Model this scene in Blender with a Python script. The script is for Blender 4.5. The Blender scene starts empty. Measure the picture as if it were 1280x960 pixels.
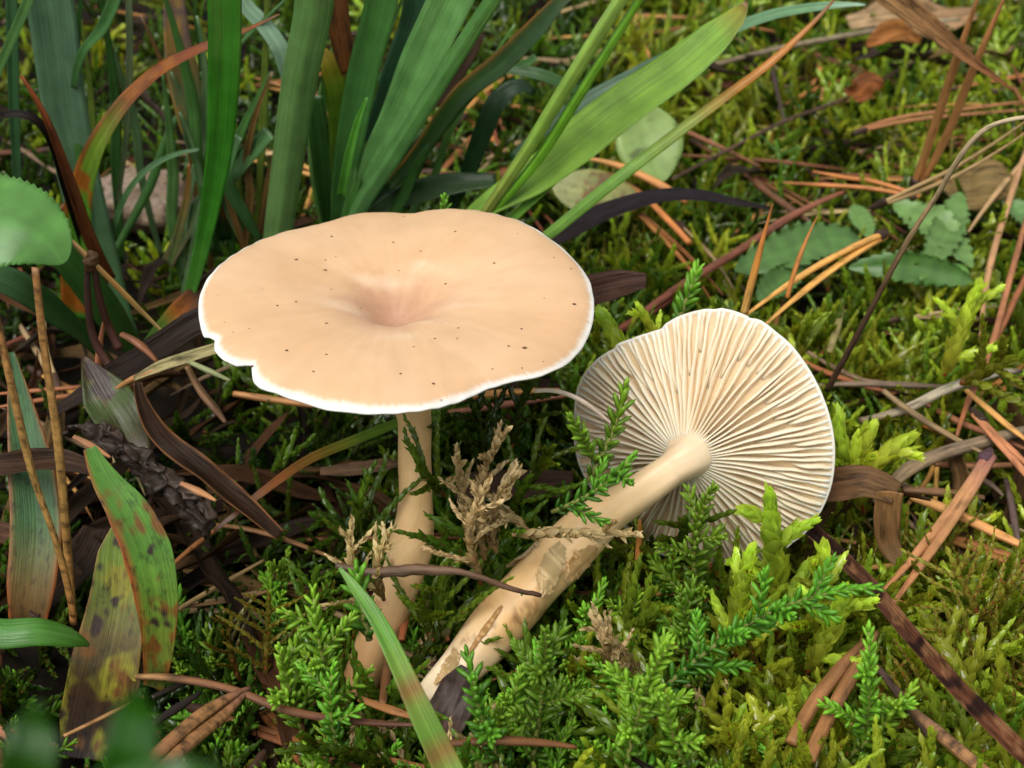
import bpy, math, random
import numpy as np
from mathutils import Vector, Matrix, noise as mnoise

# ------------------------------------------------------------------ camera, sky, sun, exposure
U = 0.01                                   # everything below is laid out in centimetres
sc = bpy.context.scene
CAMZ, PITCH, FPX = 13.0, math.radians(28.0), 1545.0
cam = bpy.data.cameras.new('camera')
cam.sensor_width = 36.0
cam.lens = 36.0 * FPX / 1280.0
cam.clip_start, cam.clip_end = 0.005, 60.0
cam.dof.use_dof = True
cam.dof.focus_distance = 0.190
cam.dof.aperture_fstop = 33.0
camo = bpy.data.objects.new('camera', cam)
sc.collection.objects.link(camo)
camo.location = (0, 0, CAMZ * U)
camo.rotation_euler = (math.pi / 2 - PITCH, 0, 0)
sc.camera = camo

SUN_EL, SUN_AZ = math.radians(58), math.radians(212)   # azimuth clockwise from +Y: behind the camera, to its left
w = bpy.data.worlds.new('World'); sc.world = w; w.use_nodes = True
nt = w.node_tree; nt.nodes.clear()
sky = nt.nodes.new('ShaderNodeTexSky'); sky.sky_type = 'NISHITA'; sky.sun_disc = False
sky.sun_elevation = SUN_EL; sky.sun_rotation = SUN_AZ
sky.air_density = 1.0; sky.dust_density = 3.0
hs = nt.nodes.new('ShaderNodeHueSaturation'); hs.inputs['Saturation'].default_value = 0.10
bg = nt.nodes.new('ShaderNodeBackground'); bg.inputs['Strength'].default_value = 0.11
wo = nt.nodes.new('ShaderNodeOutputWorld')
nt.links.new(sky.outputs[0], hs.inputs['Color']); nt.links.new(hs.outputs[0], bg.inputs[0]); nt.links.new(bg.outputs[0], wo.inputs[0])
sl = bpy.data.lights.new('sun', 'SUN'); sl.energy = 1.5; sl.angle = math.radians(42); sl.color = (1.0, 0.955, 0.88)
so = bpy.data.objects.new('sun', sl); sc.collection.objects.link(so)
sd = Vector((math.sin(SUN_AZ) * math.cos(SUN_EL), math.cos(SUN_AZ) * math.cos(SUN_EL), math.sin(SUN_EL)))
so.rotation_euler = sd.to_track_quat('Z', 'Y').to_euler()
so.location = sd * 2
sc.view_settings.view_transform = 'Standard'; sc.view_settings.look = 'None'
sc.view_settings.exposure = 0.62; sc.view_settings.gamma = 1.0; sc.view_settings.use_curve_mapping = False
sc.cycles.use_denoising = True
sc.cycles.use_adaptive_sampling = True; sc.cycles.adaptive_threshold = 0.02
sc.cycles.max_bounces = 6; sc.cycles.transmission_bounces = 3; sc.cycles.diffuse_bounces = 3; sc.cycles.glossy_bounces = 2
sc.cycles.sample_clamp_indirect = 6.0; sc.cycles.caustics_reflective = False; sc.cycles.caustics_refractive = False

# ------------------------------------------------------------------ layout helpers (centimetres)
CP, SP = math.cos(PITCH), math.sin(PITCH)
CAM = np.array((0.0, 0.0, CAMZ))
RNG = np.random.default_rng(7)
random.seed(7)

def ray(px, py):
    a, b = (px - 640.0) / FPX, (480.0 - py) / FPX
    return np.array((a, CP + b * SP, -SP + b * CP))
def at(px, py, Y):
    d = ray(px, py); return CAM + d * (Y / d[1])
def proj(p):
    q = np.asarray(p, float) - CAM
    f = q[..., 1] * CP - q[..., 2] * SP
    u = q[..., 1] * SP + q[..., 2] * CP
    f = np.maximum(f, 0.01)
    return 640 + FPX * q[..., 0] / f, 480 - FPX * u / f
def fdepth(p):
    q = np.asarray(p) - CAM; return q[1] * CP - q[2] * SP
def n2(x, y, s, o=0.0): return mnoise.noise(Vector((x / s + o, y / s - o, o * .37)))
def canopy(x, y):
    """height of the top of the moss and litter"""
    k = min(max(y - 18.0, 0.0), 90.0)
    z = 0.20 * k * k / (k + 3.0)
    z += 0.42 * n2(x, y, 5.0, 3.1) + 0.16 * n2(x, y, 1.9, 8.2)
    z -= 0.85 * math.exp(-(((x + 3.9) / 2.6) ** 2 + ((y - 15.9) / 2.6) ** 2))     # hollow at the standing stem
    z += 0.35 * math.exp(-(((x + 1.8) / 1.6) ** 2 + ((y - 13.6) / 1.2) ** 2))
    return z
def G(px, py, lift=0.0):
    d = ray(px, py); y = 9.0
    while y < 90.0:
        p = CAM + d * (y / d[1])
        if p[2] <= canopy(p[0], p[1]) + lift: break
        y += 0.25
    lo, hi = y - 0.25, y
    for _ in range(8):
        m = (lo + hi) / 2; p = CAM + d * (m / d[1])
        if p[2] <= canopy(p[0], p[1]) + lift: hi = m
        else: lo = m
    return CAM + d * (hi / d[1])
def lin(c):
    return tuple(((v / 255.0) / 12.92 if v <= 10 else (((v / 255.0) + 0.055) / 1.055) ** 2.4) for v in c)
def unit(v):
    v = np.asarray(v, float); return v / np.maximum(np.linalg.norm(v, axis=-1, keepdims=True), 1e-9)

PROTECT = []          # (px polyline, half width px, Y): keeps random shoots from covering the pieces placed by hand
def protect(P3, wpx):
    P3 = np.asarray(P3); x, y = proj(P3)
    PROTECT.append((x, y, wpx, P3[:, 1]))

LANDMARKS = [('the mottled leaf pair', 150, 800), ('the round toothed leaf', 40, 330), ('the left grass tussock', 180, 250), ('the beige stone', 160, 190), ('the dense leaf tussock', 430, 200), ('the broad ribbed leaf', 760, 130), ('the black curled leaf', 840, 260), ('the toothed leaf plant', 1120, 310), ('the arched dry stalk', 1240, 200), ('the tan dead leaf', 1180, 50), ('the bleached needle', 1200, 480), ('the purplish needle pair', 1170, 650), ('the long dead blade', 1180, 850), ('the gills of the fallen cap', 900, 660), ('the fallen stem', 660, 760), ('the standing stem', 500, 700), ('the slender green blade', 500, 880), ('the rotten bark piece', 190, 600), ('the near black blade', 200, 430), ('the papery split sheath', 260, 900), ('the thick brown needles', 1040, 880), ('the lying pale heather sprig', 940, 800), ('the tall blurred heather sprig', 800, 900)]
def near(p):
    """the landmark of the scene that stands nearest on the ground"""
    if not hasattr(near, 'pts'): near.pts = np.array([G(x, y)[:2] for _, x, y in LANDMARKS])
    return LANDMARKS[int(np.argmin(((near.pts - np.asarray(p)[:2]) ** 2).sum(1)))][0]

# ------------------------------------------------------------------ mesh helpers
def build_mesh(name, V, Q=None, T=None, C=None, L=None, mats=(), midx=None, smooth=True):
    V = np.asarray(V, np.float32) * U
    Q = np.zeros((0, 4), np.int32) if Q is None or len(Q) == 0 else np.asarray(Q, np.int32)
    T = np.zeros((0, 3), np.int32) if T is None or len(T) == 0 else np.asarray(T, np.int32)
    me = bpy.data.meshes.new(name)
    me.vertices.add(len(V)); me.vertices.foreach_set('co', V.ravel())
    loops = np.concatenate((Q.ravel(), T.ravel()))
    me.loops.add(len(loops)); me.loops.foreach_set('vertex_index', loops)
    np_ = len(Q) + len(T)
    me.polygons.add(np_)
    st = np.concatenate((np.arange(len(Q)) * 4, len(Q) * 4 + np.arange(len(T)) * 3)).astype(np.int32)
    me.polygons.foreach_set('loop_start', st)
    me.polygons.foreach_set('use_smooth', np.full(np_, smooth))
    if midx is not None: me.polygons.foreach_set('material_index', np.asarray(midx, np.int32))
    me.update(calc_edges=True)
    if C is not None:
        a = me.attributes.new('Col', 'FLOAT_COLOR', 'POINT')
        cc = np.ones((len(V), 4), np.float32); cc[:, :3] = C
        a.data.foreach_set('color', cc.ravel())
    if L is not None:
        a = me.attributes.new('leaf', 'FLOAT_VECTOR', 'POINT')
        a.data.foreach_set('vector', np.asarray(L, np.float32).ravel())
    for m in mats: me.materials.append(m)
    me.validate()
    return me

def link(name, me, parent=None):
    o = bpy.data.objects.new(name, me); sc.collection.objects.link(o)
    if parent is not None: o.parent = parent
    return o
def tag(o, label, cat, group=None, kind=None):
    if label: o['label'] = label
    if cat: o['category'] = cat
    if group: o['group'] = group
    if kind: o['kind'] = kind
    return o
def thing(name, label, cat, loc, group=None):
    o = bpy.data.objects.new(name, None); sc.collection.objects.link(o)
    o.location = Vector(loc) * U; o.empty_display_size = 0.005
    return tag(o, label, cat, group)
def put(name, geo, mat, parent=None, origin=None):
    """one mesh object from world-space geometry; origin (cm) is the parent's place or the object's own"""
    V, Q, T, C, L = geo
    org = np.asarray(origin if origin is not None else V.mean(0))
    me = build_mesh(name, V - org, Q, T, C, L, (mat,))
    o = link(name, me, parent)
    if parent is None: o.location = Vector(org) * U
    return o

def spline(P, n):
    P = np.asarray(P, float)
    if len(P) == 2: P = np.array((P[0], (P[0] + P[1]) / 2, P[1]))
    d = np.concatenate(([0], np.cumsum(np.linalg.norm(np.diff(P, axis=0), axis=1))))
    m = np.zeros_like(P)
    m[1:-1] = (P[2:] - P[:-2]) / (d[2:] - d[:-2])[:, None]
    m[0] = 2 * (P[1] - P[0]) / (d[1] - d[0]) - m[1] if len(P) > 2 else (P[1] - P[0]) / d[1]
    m[-1] = 2 * (P[-1] - P[-2]) / (d[-1] - d[-2]) - m[-2]
    s = np.linspace(0, d[-1], n)
    k = np.clip(np.searchsorted(d, s, side='right') - 1, 0, len(P) - 2)
    h = (d[k + 1] - d[k]); t = ((s - d[k]) / h)[:, None]; h = h[:, None]
    out = (2 * t**3 - 3 * t**2 + 1) * P[k] + (t**3 - 2 * t**2 + t) * h * m[k] + (-2 * t**3 + 3 * t**2) * P[k + 1] + (t**3 - t**2) * h * m[k + 1]
    return out, s, d / d[-1]
def tangents(p):
    return unit(np.gradient(p, axis=0))

def stops(cols, u):
    """cols: [(u, rgb255)] or one rgb"""
    if not isinstance(cols[0], (tuple, list)): cols = [(0, cols), (1, cols)]
    us = [c[0] for c in cols]; L = np.array([lin(c[1]) for c in cols])
    return np.stack([np.interp(u, us, L[:, k]) for k in range(3)], -1)

def ribbon(P3, W, cols, n=40, nv=7, fold=0.25, thick=0.018, hint=None, roll=0.0, edge=None, mott=None, ripple=0.0, serr=None, seed=0.0, prof=None, rib=True):
    p, s, us = spline(P3, n); u = s / s[-1]
    T = tangents(p)
    H = unit(CAM - p) * 0.85 + np.array((0, 0, 0.55)) if hint is None else np.tile(np.asarray(hint, float), (n, 1))
    w_ = unit(np.cross(T, unit(H))); nn = unit(np.cross(w_, T))
    rl = np.interp(u, np.linspace(0, 1, len(roll)), roll) if isinstance(roll, (list, tuple)) else np.full(n, roll)
    rl = np.radians(rl)[:, None]
    w2 = w_ * np.cos(rl) + nn * np.sin(rl); n2_ = nn * np.cos(rl) - w_ * np.sin(rl)
    wd = np.interp(u, us if len(us) == len(W) else np.linspace(0, 1, len(W)), W)
    if prof is not None: wd = wd * prof(u)
    v = np.linspace(-1, 1, nv)
    sw = np.ones(n)
    if serr: sw = 1.0 - serr[1] * ((u * serr[0]) % 1.0)
    V = np.zeros((2, n, nv, 3)); C = np.zeros((2, n, nv, 3)); L = np.zeros((2, n, nv, 3))
    base = stops(cols, u)
    for j, vj in enumerate(v):
        hw = wd * 0.5 * (sw if abs(vj) == 1 else 1.0)
        lift = fold * (abs(vj) ** 1.3) * wd * 0.5
        if ripple:
            lift = lift + ripple * np.array([mnoise.noise(Vector((si * 1.3, vj * 0.8, seed))) for si in s]) * wd * (0.3 + abs(vj))
        top = p + w2 * (vj * hw)[:, None] + n2_ * lift[:, None]
        V[0, :, j] = top; V[1, :, j] = top - n2_ * (thick * (1.05 - abs(vj) ** 3))
        cj = base.copy() * (1.14 if rib and abs(vj) < .12 else 1.0)
        if edge:
            f = np.clip((abs(vj) - (1 - edge[1])) / edge[1], 0, 1) if len(edge) < 3 else np.clip((vj * edge[2] - (1 - edge[1])) / edge[1], 0, 1)
            nz = np.array([0.5 + 0.9 * mnoise.noise(Vector((si * 0.9, vj * .5, seed + 4))) for si in s])
            f = np.clip(f * (0.6 + nz), 0, 1)[:, None]; cj = cj * (1 - f) + np.array(lin(edge[0])) * f
        for mc, sca, thr, soft in (mott or ()):
            f = np.array([mnoise.noise(Vector((si / sca, vj * 0.5 * wd[i] / sca * 1.6, seed + sca * 7))) for i, si in enumerate(s)])
            f = f + .45 * np.array([mnoise.noise(Vector((si / sca * 3.1, vj * wd[i] / sca * 2.6, seed + sca * 3))) for i, si in enumerate(s)])
            f = np.clip((f - thr) / (soft * .7), 0, 1)[:, None]; cj = cj * (1 - f) + np.array(lin(mc)) * f
        C[:, :, j] = cj
        L[:, :, j] = np.stack((s, vj * 0.5 * wd, np.full(n, seed)), -1)
    V = V.reshape(-1, 3); C = C.reshape(-1, 3); L = L.reshape(-1, 3)
    i, j = np.meshgrid(np.arange(n - 1), np.arange(nv - 1), indexing='ij'); a = (i * nv + j).ravel()
    q = np.stack((a, a + 1, a + nv + 1, a + nv), -1)
    m = n * nv
    e = np.arange(n - 1) * nv
    q2 = np.stack((e, e + nv, e + nv + m, e + m), -1); e2 = e + nv - 1
    q3 = np.stack((e2, e2 + m, e2 + nv + m, e2 + nv), -1)
    b = np.arange(nv - 1)
    q4 = np.stack((b, b + m, b + 1 + m, b + 1), -1); b2 = b + (n - 1) * nv
    q5 = np.stack((b2, b2 + 1, b2 + 1 + m, b2 + m), -1)
    return [V, np.concatenate((q, q[:, ::-1] + m, q2, q3, q4, q5)), None, C, L]

def tube(P3, R, cols, n=24, ns=8, flat=1.0, seed=0.0, lump=0.0, lsc=0.5, tip=True, hint=(0.13, 0.2, 1), round_=False):
    p, s, us = spline(P3, n); u = s / s[-1]
    T = tangents(p)
    H = np.tile(unit(hint), (n, 1))
    w_ = unit(np.cross(T, H)); nn = unit(np.cross(w_, T))
    rd = np.interp(u, us if len(us) == len(R) else np.linspace(0, 1, len(R)), R)
    base = stops(cols, u)
    V = []; C = []; L = []
    for k in range(ns):
        a = 2 * math.pi * k / ns
        r = rd.copy()
        if lump: r = r * (1 + lump * np.array([mnoise.noise(Vector((si / lsc, math.cos(a) * 1.1, math.sin(a) * 1.1 + seed))) for si in s]))
        V.append(p + w_ * (r * math.cos(a))[:, None] + nn * (r * math.sin(a) * flat)[:, None])
        C.append(base); L.append(np.stack((s, np.full(n, math.cos(a) * .5), np.full(n, math.sin(a) * .5)), -1) if round_ else np.stack((s, np.full(n, k / ns) * rd * 4, np.full(n, seed)), -1))
    V = np.stack(V, 1).reshape(-1, 3); C = np.stack(C, 1).reshape(-1, 3); L = np.stack(L, 1).reshape(-1, 3)
    i, k = np.meshgrid(np.arange(n - 1), np.arange(ns), indexing='ij'); a = (i * ns + k).ravel(); b = (i * ns + (k + 1) % ns).ravel()
    Q = np.stack((a, b, b + ns, a + ns), -1)
    V = np.concatenate((V, p[:1], p[-1:])); C = np.concatenate((C, base[:1], base[-1:])); L = np.concatenate((L, L[:1], L[-1:]))
    k = np.arange(ns); m = n * ns
    Tt = np.concatenate((np.stack((np.full(ns, m), (k + 1) % ns, k), -1), np.stack((np.full(ns, m + 1), (n - 1) * ns + k, (n - 1) * ns + (k + 1) % ns), -1)))
    return [V, Q, Tt, C, L]

def roughen(g, amp, sca, seed=0.0):
    V = g[0]
    for i in range(len(V)):
        q = Vector(V[i] / sca) + Vector((seed, 0, 0)); V[i] += np.array(mnoise.noise_vector(q)) * amp + np.array(mnoise.noise_vector(q * 2.7)) * amp * .5
    return g
def join(gs):
    V, Q, T, C, L, off = [], [], [], [], [], 0
    for g in gs:
        V.append(g[0]); C.append(g[3]); L.append(g[4])
        if g[1] is not None and len(g[1]): Q.append(np.asarray(g[1]) + off)
        if g[2] is not None and len(g[2]): T.append(np.asarray(g[2]) + off)
        off += len(g[0])
    return [np.concatenate(V), np.concatenate(Q) if Q else None, np.concatenate(T) if T else None, np.concatenate(C), np.concatenate(L)]

# ------------------------------------------------------------------ materials
def mat(name):
    m = bpy.data.materials.new(name); m.use_nodes = True
    t = m.node_tree; t.nodes.clear()
    return m, t, (lambda k: t.nodes.new('ShaderNode' + k)), t.links.new
def ramp(N, pts):
    r = N('ValToRGB'); e = r.color_ramp.elements
    while len(e) < len(pts): e.new(0.5)
    for x, (p, c) in zip(e, pts): x.position = p; x.color = (*c, 1) if len(c) == 3 else c
    return r
def mixc(N, lk, a, b, f, mode='MIX'):
    m = N('Mix'); m.data_type = 'RGBA'; m.blend_type = mode
    for s, v in ((0, f), (6, a), (7, b)):
        if isinstance(v, (int, float)): m.inputs[s].default_value = v
        elif isinstance(v, tuple): m.inputs[s].default_value = (*v, 1)
        else: lk(v, m.inputs[s])
    return m.outputs[2]
def plant_mat(name, rough, transl, stripe=0.0, speck=0.0, speckcol=(0.01, 0.006, 0.004), rnd=0.0, hue=0.0, bump=0.3, spec=0.5, across=55.0, spk=(1.6, 9.0), sat=1.0, coat=0.0, gain=1.0):
    m, t, N, lk = mat(name)
    at_ = N('Attribute'); at_.attribute_name = 'Col'
    lf = N('Attribute'); lf.attribute_name = 'leaf'
    col = at_.outputs['Color']
    if gain != 1.0: col = mixc(N, lk, col, (gain,) * 3, 1.0, 'MULTIPLY')
    mp = N('Mapping'); mp.inputs['Scale'].default_value = (0.5, across, 3.0); lk(lf.outputs['Vector'], mp.inputs['Vector'])
    st = N('TexNoise'); st.inputs['Scale'].default_value = 1.0; st.inputs['Detail'].default_value = 3; lk(mp.outputs[0], st.inputs['Vector'])
    if stripe:
        r = ramp(N, [(0.3, (1 - stripe,) * 3), (0.7, (1 + stripe * .5,) * 3)]); lk(st.outputs['Fac'], r.inputs[0])
        col = mixc(N, lk, col, r.outputs[0], 1.0, 'MULTIPLY')
    # patchy unevenness
    nz = N('TexNoise'); nz.inputs['Scale'].default_value = 2.2; nz.inputs['Detail'].default_value = 5; lk(lf.outputs['Vector'], nz.inputs['Vector'])
    r2 = ramp(N, [(0.3, (0.78, 0.8, 0.74)), (0.7, (1.14, 1.12, 1.1))]); lk(nz.outputs['Fac'], r2.inputs[0])
    col = mixc(N, lk, col, r2.outputs[0], 1.0, 'MULTIPLY')
    if speck:
        m3 = N('Mapping'); m3.inputs['Scale'].default_value = (spk[0], spk[1], 5.0); lk(lf.outputs['Vector'], m3.inputs['Vector'])
        n3 = N('TexNoise'); n3.inputs['Scale'].default_value = 1.0; n3.inputs['Detail'].default_value = 6; n3.inputs['Roughness'].default_value = 0.62; lk(m3.outputs[0], n3.inputs['Vector'])
        r3 = ramp(N, [(0.60 - 0.16 * speck, (0, 0, 0)), (0.82 - 0.16 * speck, (1, 1, 1))]); lk(n3.outputs['Fac'], r3.inputs[0])
        mul = N('Math'); mul.operation = 'MULTIPLY'; mul.inputs[1].default_value = 0.85; lk(r3.outputs[0], mul.inputs[0])
        col = mixc(N, lk, col, speckcol, mul.outputs[0])
    if rnd or hue:
        oi = N('ObjectInfo'); h = N('HueSaturation'); h.inputs['Saturation'].default_value = sat
        a1 = N('MapRange'); a1.inputs[3].default_value = 1 - rnd; a1.inputs[4].default_value = 1 + rnd * 0.8; lk(oi.outputs['Random'], a1.inputs[0])
        mu = N('Math'); mu.operation = 'MULTIPLY'; mu.inputs[1].default_value = 7.31; lk(oi.outputs['Random'], mu.inputs[0])
        fr = N('Math'); fr.operation = 'FRACT'; lk(mu.outputs[0], fr.inputs[0])
        a2 = N('MapRange'); a2.inputs[3].default_value = 0.5 - hue; a2.inputs[4].default_value = 0.5 + hue; lk(fr.outputs[0], a2.inputs[0])
        lk(a1.outputs[0], h.inputs['Value']); lk(a2.outputs[0], h.inputs['Hue']); lk(col, h.inputs['Color']); col = h.outputs[0]
    b = N('BsdfPrincipled'); lk(col, b.inputs['Base Color']); b.inputs['Roughness'].default_value = rough
    b.inputs['Specular IOR Level'].default_value = spec
    if coat: b.inputs['Coat Weight'].default_value = coat; b.inputs['Coat Roughness'].default_value = 0.12
    if bump:
        bp = N('Bump'); bp.inputs['Strength'].default_value = bump; bp.inputs['Distance'].default_value = 0.0003
        lk(st.outputs['Fac'], bp.inputs['Height']); lk(bp.outputs[0], b.inputs['Normal'])
    out = N('OutputMaterial')
    if transl:
        tr = N('BsdfTranslucent'); tc = mixc(N, lk, col, (1.25, 1.2, 0.55), 1.0, 'MULTIPLY'); lk(tc, tr.inputs['Color'])
        ms = N('MixShader'); ms.inputs[0].default_value = transl; lk(b.outputs[0], ms.inputs[1]); lk(tr.outputs[0], ms.inputs[2]); lk(ms.outputs[0], out.inputs[0])
    else: lk(b.outputs[0], out.inputs[0])
    return m

M_BLADE = plant_mat('grass_blade', 0.30, 0.36, stripe=0.28, bump=0.6, spec=0.5, across=48, coat=0.2, gain=1.25)
M_MOTT = plant_mat('mottled_blade', 0.40, 0.20, stripe=0.25, speck=0.5, spk=(4.0, 7.0), bump=0.5, across=42)
M_DRY = plant_mat('dry_leaf', 0.5, 0.10, stripe=0.32, speck=0.75, bump=1.0, across=30, spec=0.14)
M_NEEDLE = plant_mat('pine_needle', 0.42, 0.0, gain=1.25, stripe=0.22, speck=0.45, bump=0.6, across=30, spec=0.3)
M_NSPOT = plant_mat('spotted_needle', 0.45, 0.0, stripe=0.2, speck=1.0, spk=(7.0, 5.0), bump=0.5, across=26, spec=0.4)
M_NRND = plant_mat('fallen_needle', 0.45, 0.0, gain=1.25, stripe=0.25, speck=0.6, rnd=0.45, hue=0.012, bump=0.6, across=30, spec=0.25)
M_DRND = plant_mat('litter_strip', 0.6, 0.06, stripe=0.3, speck=0.6, rnd=0.5, hue=0.012, bump=0.8, across=36, spec=0.1)
M_MOSS = plant_mat('moss_leaf', 0.20, 0.46, gain=0.98, rnd=0.42, hue=0.022, bump=0.0, spec=0.5, coat=0.35)
M_HERO = plant_mat('wet_moss_leaf', 0.16, 0.55, gain=1.3, rnd=0.15, hue=0.012, bump=0.0, spec=0.5, coat=0.5)
M_MSTEM = plant_mat('moss_stem', 0.5, 0.0, rnd=0.2, bump=0.0)
M_HEATH = plant_mat('heather_leaf', 0.34, 0.24, gain=1.12, rnd=0.36, hue=0.022, bump=0.0, spec=0.4)
M_DMOSS = plant_mat('dead_moss', 0.5, 0.3, gain=1.1, rnd=0.25, hue=0.01, bump=0.0, spec=0.4)
M_LEAF = plant_mat('broad_leaf', 0.34, 0.3, stripe=0.05, bump=0.35, across=4, spec=0.5, gain=1.08)
M_BARK = plant_mat('bark', 0.5, 0.0, stripe=0.3, speck=0.8, spk=(5, 6), bump=1.0, across=9, spec=0.25)
M_STALK = plant_mat('twig', 0.55, 0.0, stripe=0.35, speck=0.7, bump=0.8, across=24, spec=0.35)

def soil_mat():
    m, t, N, lk = mat('soil')
    tc = N('TexCoord')
    n = N('TexNoise'); n.inputs['Scale'].default_value = 130; n.inputs['Detail'].default_value = 8; lk(tc.outputs['Object'], n.inputs['Vector'])
    r = ramp(N, [(0.3, (0.004, 0.003, 0.002)), (0.55, (0.012, 0.008, 0.004)), (0.75, (0.045, 0.028, 0.013))]); lk(n.outputs['Fac'], r.inputs[0])
    b = N('BsdfPrincipled'); b.inputs['Roughness'].default_value = 0.8; b.inputs['Specular IOR Level'].default_value = 0.15; lk(r.outputs[0], b.inputs['Base Color'])
    bp = N('Bump'); bp.inputs['Strength'].default_value = 1; bp.inputs['Distance'].default_value = 0.002; lk(n.outputs['Fac'], bp.inputs['Height']); lk(bp.outputs[0], b.inputs['Normal'])
    o = N('OutputMaterial'); lk(b.outputs[0], o.inputs[0]); return m
M_SOIL = soil_mat()

def flesh_mat(name, rough, sss, fib=0.0, bumps=0.15, scale=160.0, spec=0.3, var=0.10, fx=(0.8, 22.0)):
    m, t, N, lk = mat(name)
    at_ = N('Attribute'); at_.attribute_name = 'Col'
    lf = N('Attribute'); lf.attribute_name = 'leaf'
    tc = N('TexCoord')
    n = N('TexNoise'); n.inputs['Scale'].default_value = scale; n.inputs['Detail'].default_value = 6; lk(tc.outputs['Object'], n.inputs['Vector'])
    r = ramp(N, [(0.3, (1 - var, 1 - var * 1.2, 1 - var * 1.6)), (0.7, (1 + var * .4,) * 3)]); lk(n.outputs['Fac'], r.inputs[0])
    col = mixc(N, lk, at_.outputs['Color'], r.outputs[0], 1.0, 'MULTIPLY')
    nb_ = N('TexNoise'); nb_.inputs['Scale'].default_value = scale * .22; nb_.inputs['Detail'].default_value = 5; lk(tc.outputs['Object'], nb_.inputs['Vector'])
    rb = ramp(N, [(0.32, (1 - var * .9, 1 - var * 1.3, 1 - var * 1.7)), (0.68, (1.03, 1.03, 1.04))]); lk(nb_.outputs['Fac'], rb.inputs[0])
    col = mixc(N, lk, col, rb.outputs[0], 1.0, 'MULTIPLY')
    mp = N('Mapping'); mp.inputs['Scale'].default_value = (fx[0], fx[1], fx[1]); lk(lf.outputs['Vector'], mp.inputs['Vector'])
    s = N('TexNoise'); s.inputs['Scale'].default_value = 1.0; s.inputs['Detail'].default_value = 4; lk(mp.outputs[0], s.inputs['Vector'])
    if fib:
        r2 = ramp(N, [(0.3, (1 - fib, 1 - fib * 1.2, 1 - fib * 1.5)), (0.65, (1 + fib * .4,) * 3)]); lk(s.outputs['Fac'], r2.inputs[0])
        col = mixc(N, lk, col, r2.outputs[0], 1.0, 'MULTIPLY')
    b = N('BsdfPrincipled'); lk(col, b.inputs['Base Color']); b.inputs['Roughness'].default_value = rough
    b.inputs['Specular IOR Level'].default_value = spec
    b.inputs['Subsurface Weight'].default_value = sss; b.inputs['Subsurface Radius'].default_value = (1.0, 0.55, 0.3); b.inputs['Subsurface Scale'].default_value = 0.0018
    ad = N('Math'); ad.operation = 'ADD'; lk(n.outputs['Fac'], ad.inputs[0]); lk(s.outputs['Fac'], ad.inputs[1])
    bp = N('Bump'); bp.inputs['Strength'].default_value = bumps; bp.inputs['Distance'].default_value = 0.0004; lk(ad.outputs[0], bp.inputs['Height']); lk(bp.outputs[0], b.inputs['Normal'])
    o = N('OutputMaterial'); lk(b.outputs[0], o.inputs[0]); return m
M_CAP = flesh_mat('cap_skin', 0.5, 0.25, fib=0.05, bumps=0.10, spec=0.3, var=0.05, scale=260, fx=(0.7, 9.0))
M_GILL = flesh_mat('gill', 0.6, 0.5, fib=0.0, bumps=0.1, var=0.06)
M_STEM = flesh_mat('stem_flesh', 0.42, 0.45, fib=0.07, bumps=0.25, spec=0.45, var=0.09, scale=180, fx=(0.35, 5.0))
M_SPECK = plant_mat('dirt_speck', 0.8, 0.0, bump=0.0)

# ------------------------------------------------------------------ ground
def make_ground():
    xs = np.concatenate((np.linspace(-400, -32, 14), np.linspace(-30, 30, 121), np.linspace(32, 400, 14)))
    ys = np.concatenate((np.linspace(-400, 2, 12), np.linspace(4, 70, 133), np.linspace(75, 500, 16)))
    V = np.array([(x, y, canopy(x, y) - 1.25 + 0.25 * n2(x, y, 0.9, 5.5)) for y in ys for x in xs])
    nx, ny = len(xs), len(ys)
    i, j = np.meshgrid(np.arange(ny - 1), np.arange(nx - 1), indexing='ij'); a = (i * nx + j).ravel()
    me = build_mesh('ground', V, np.stack((a, a + 1, a + nx + 1, a + nx), -1), None, None, None, (M_SOIL,))
    o = link('ground', me); o['kind'] = 'structure'; o['label'] = 'dark damp forest soil under the moss and litter'
make_ground()
# ------------------------------------------------------------------ mushrooms
def contour_radius(pix, C0, A, e1, e2):
    th, rr = [], []
    for px, py in pix:
        d = ray(px, py); t = np.dot(C0 - CAM, A) / np.dot(d, A); q = CAM + d * t - C0
        th.append(math.atan2(q @ e2, q @ e1)); rr.append(np.linalg.norm(q))
    th = np.array(th); rr = np.array(rr); o = np.argsort(th); th, rr = th[o], rr[o]
    th = np.concatenate((th - 2 * math.pi, th, th + 2 * math.pi)); rr = np.tile(rr, 3)
    return lambda a: np.interp(((np.asarray(a) + math.pi) % (2 * math.pi)) - math.pi, th, rr)

def stain(g, s0, s1, c, seed, thr=.12, sca=2.2):
    """mud and bruises on a stem, in patches"""
    V, C, L = g[0], g[3], g[4]; smax = L[:, 0].max(); c = np.array(lin(c))
    for i in range(len(V)):
        s = L[i, 0] / smax
        f = max(0, min(1, (s - s0) / .12)) * max(0, min(1, (s1 - s) / .04))
        if f <= 0: continue
        n_ = mnoise.noise(Vector((V[i, 0] * sca, V[i, 1] * sca, V[i, 2] * sca + seed))) + .5 * mnoise.noise(Vector((V[i, 0] * sca * 3, V[i, 1] * sca * 3, V[i, 2] * sca * 3 + seed)))
        f *= max(0, min(1, (n_ - thr) / .35)); C[i] = C[i] * (1 - f * .8) + c * f * .8

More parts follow.
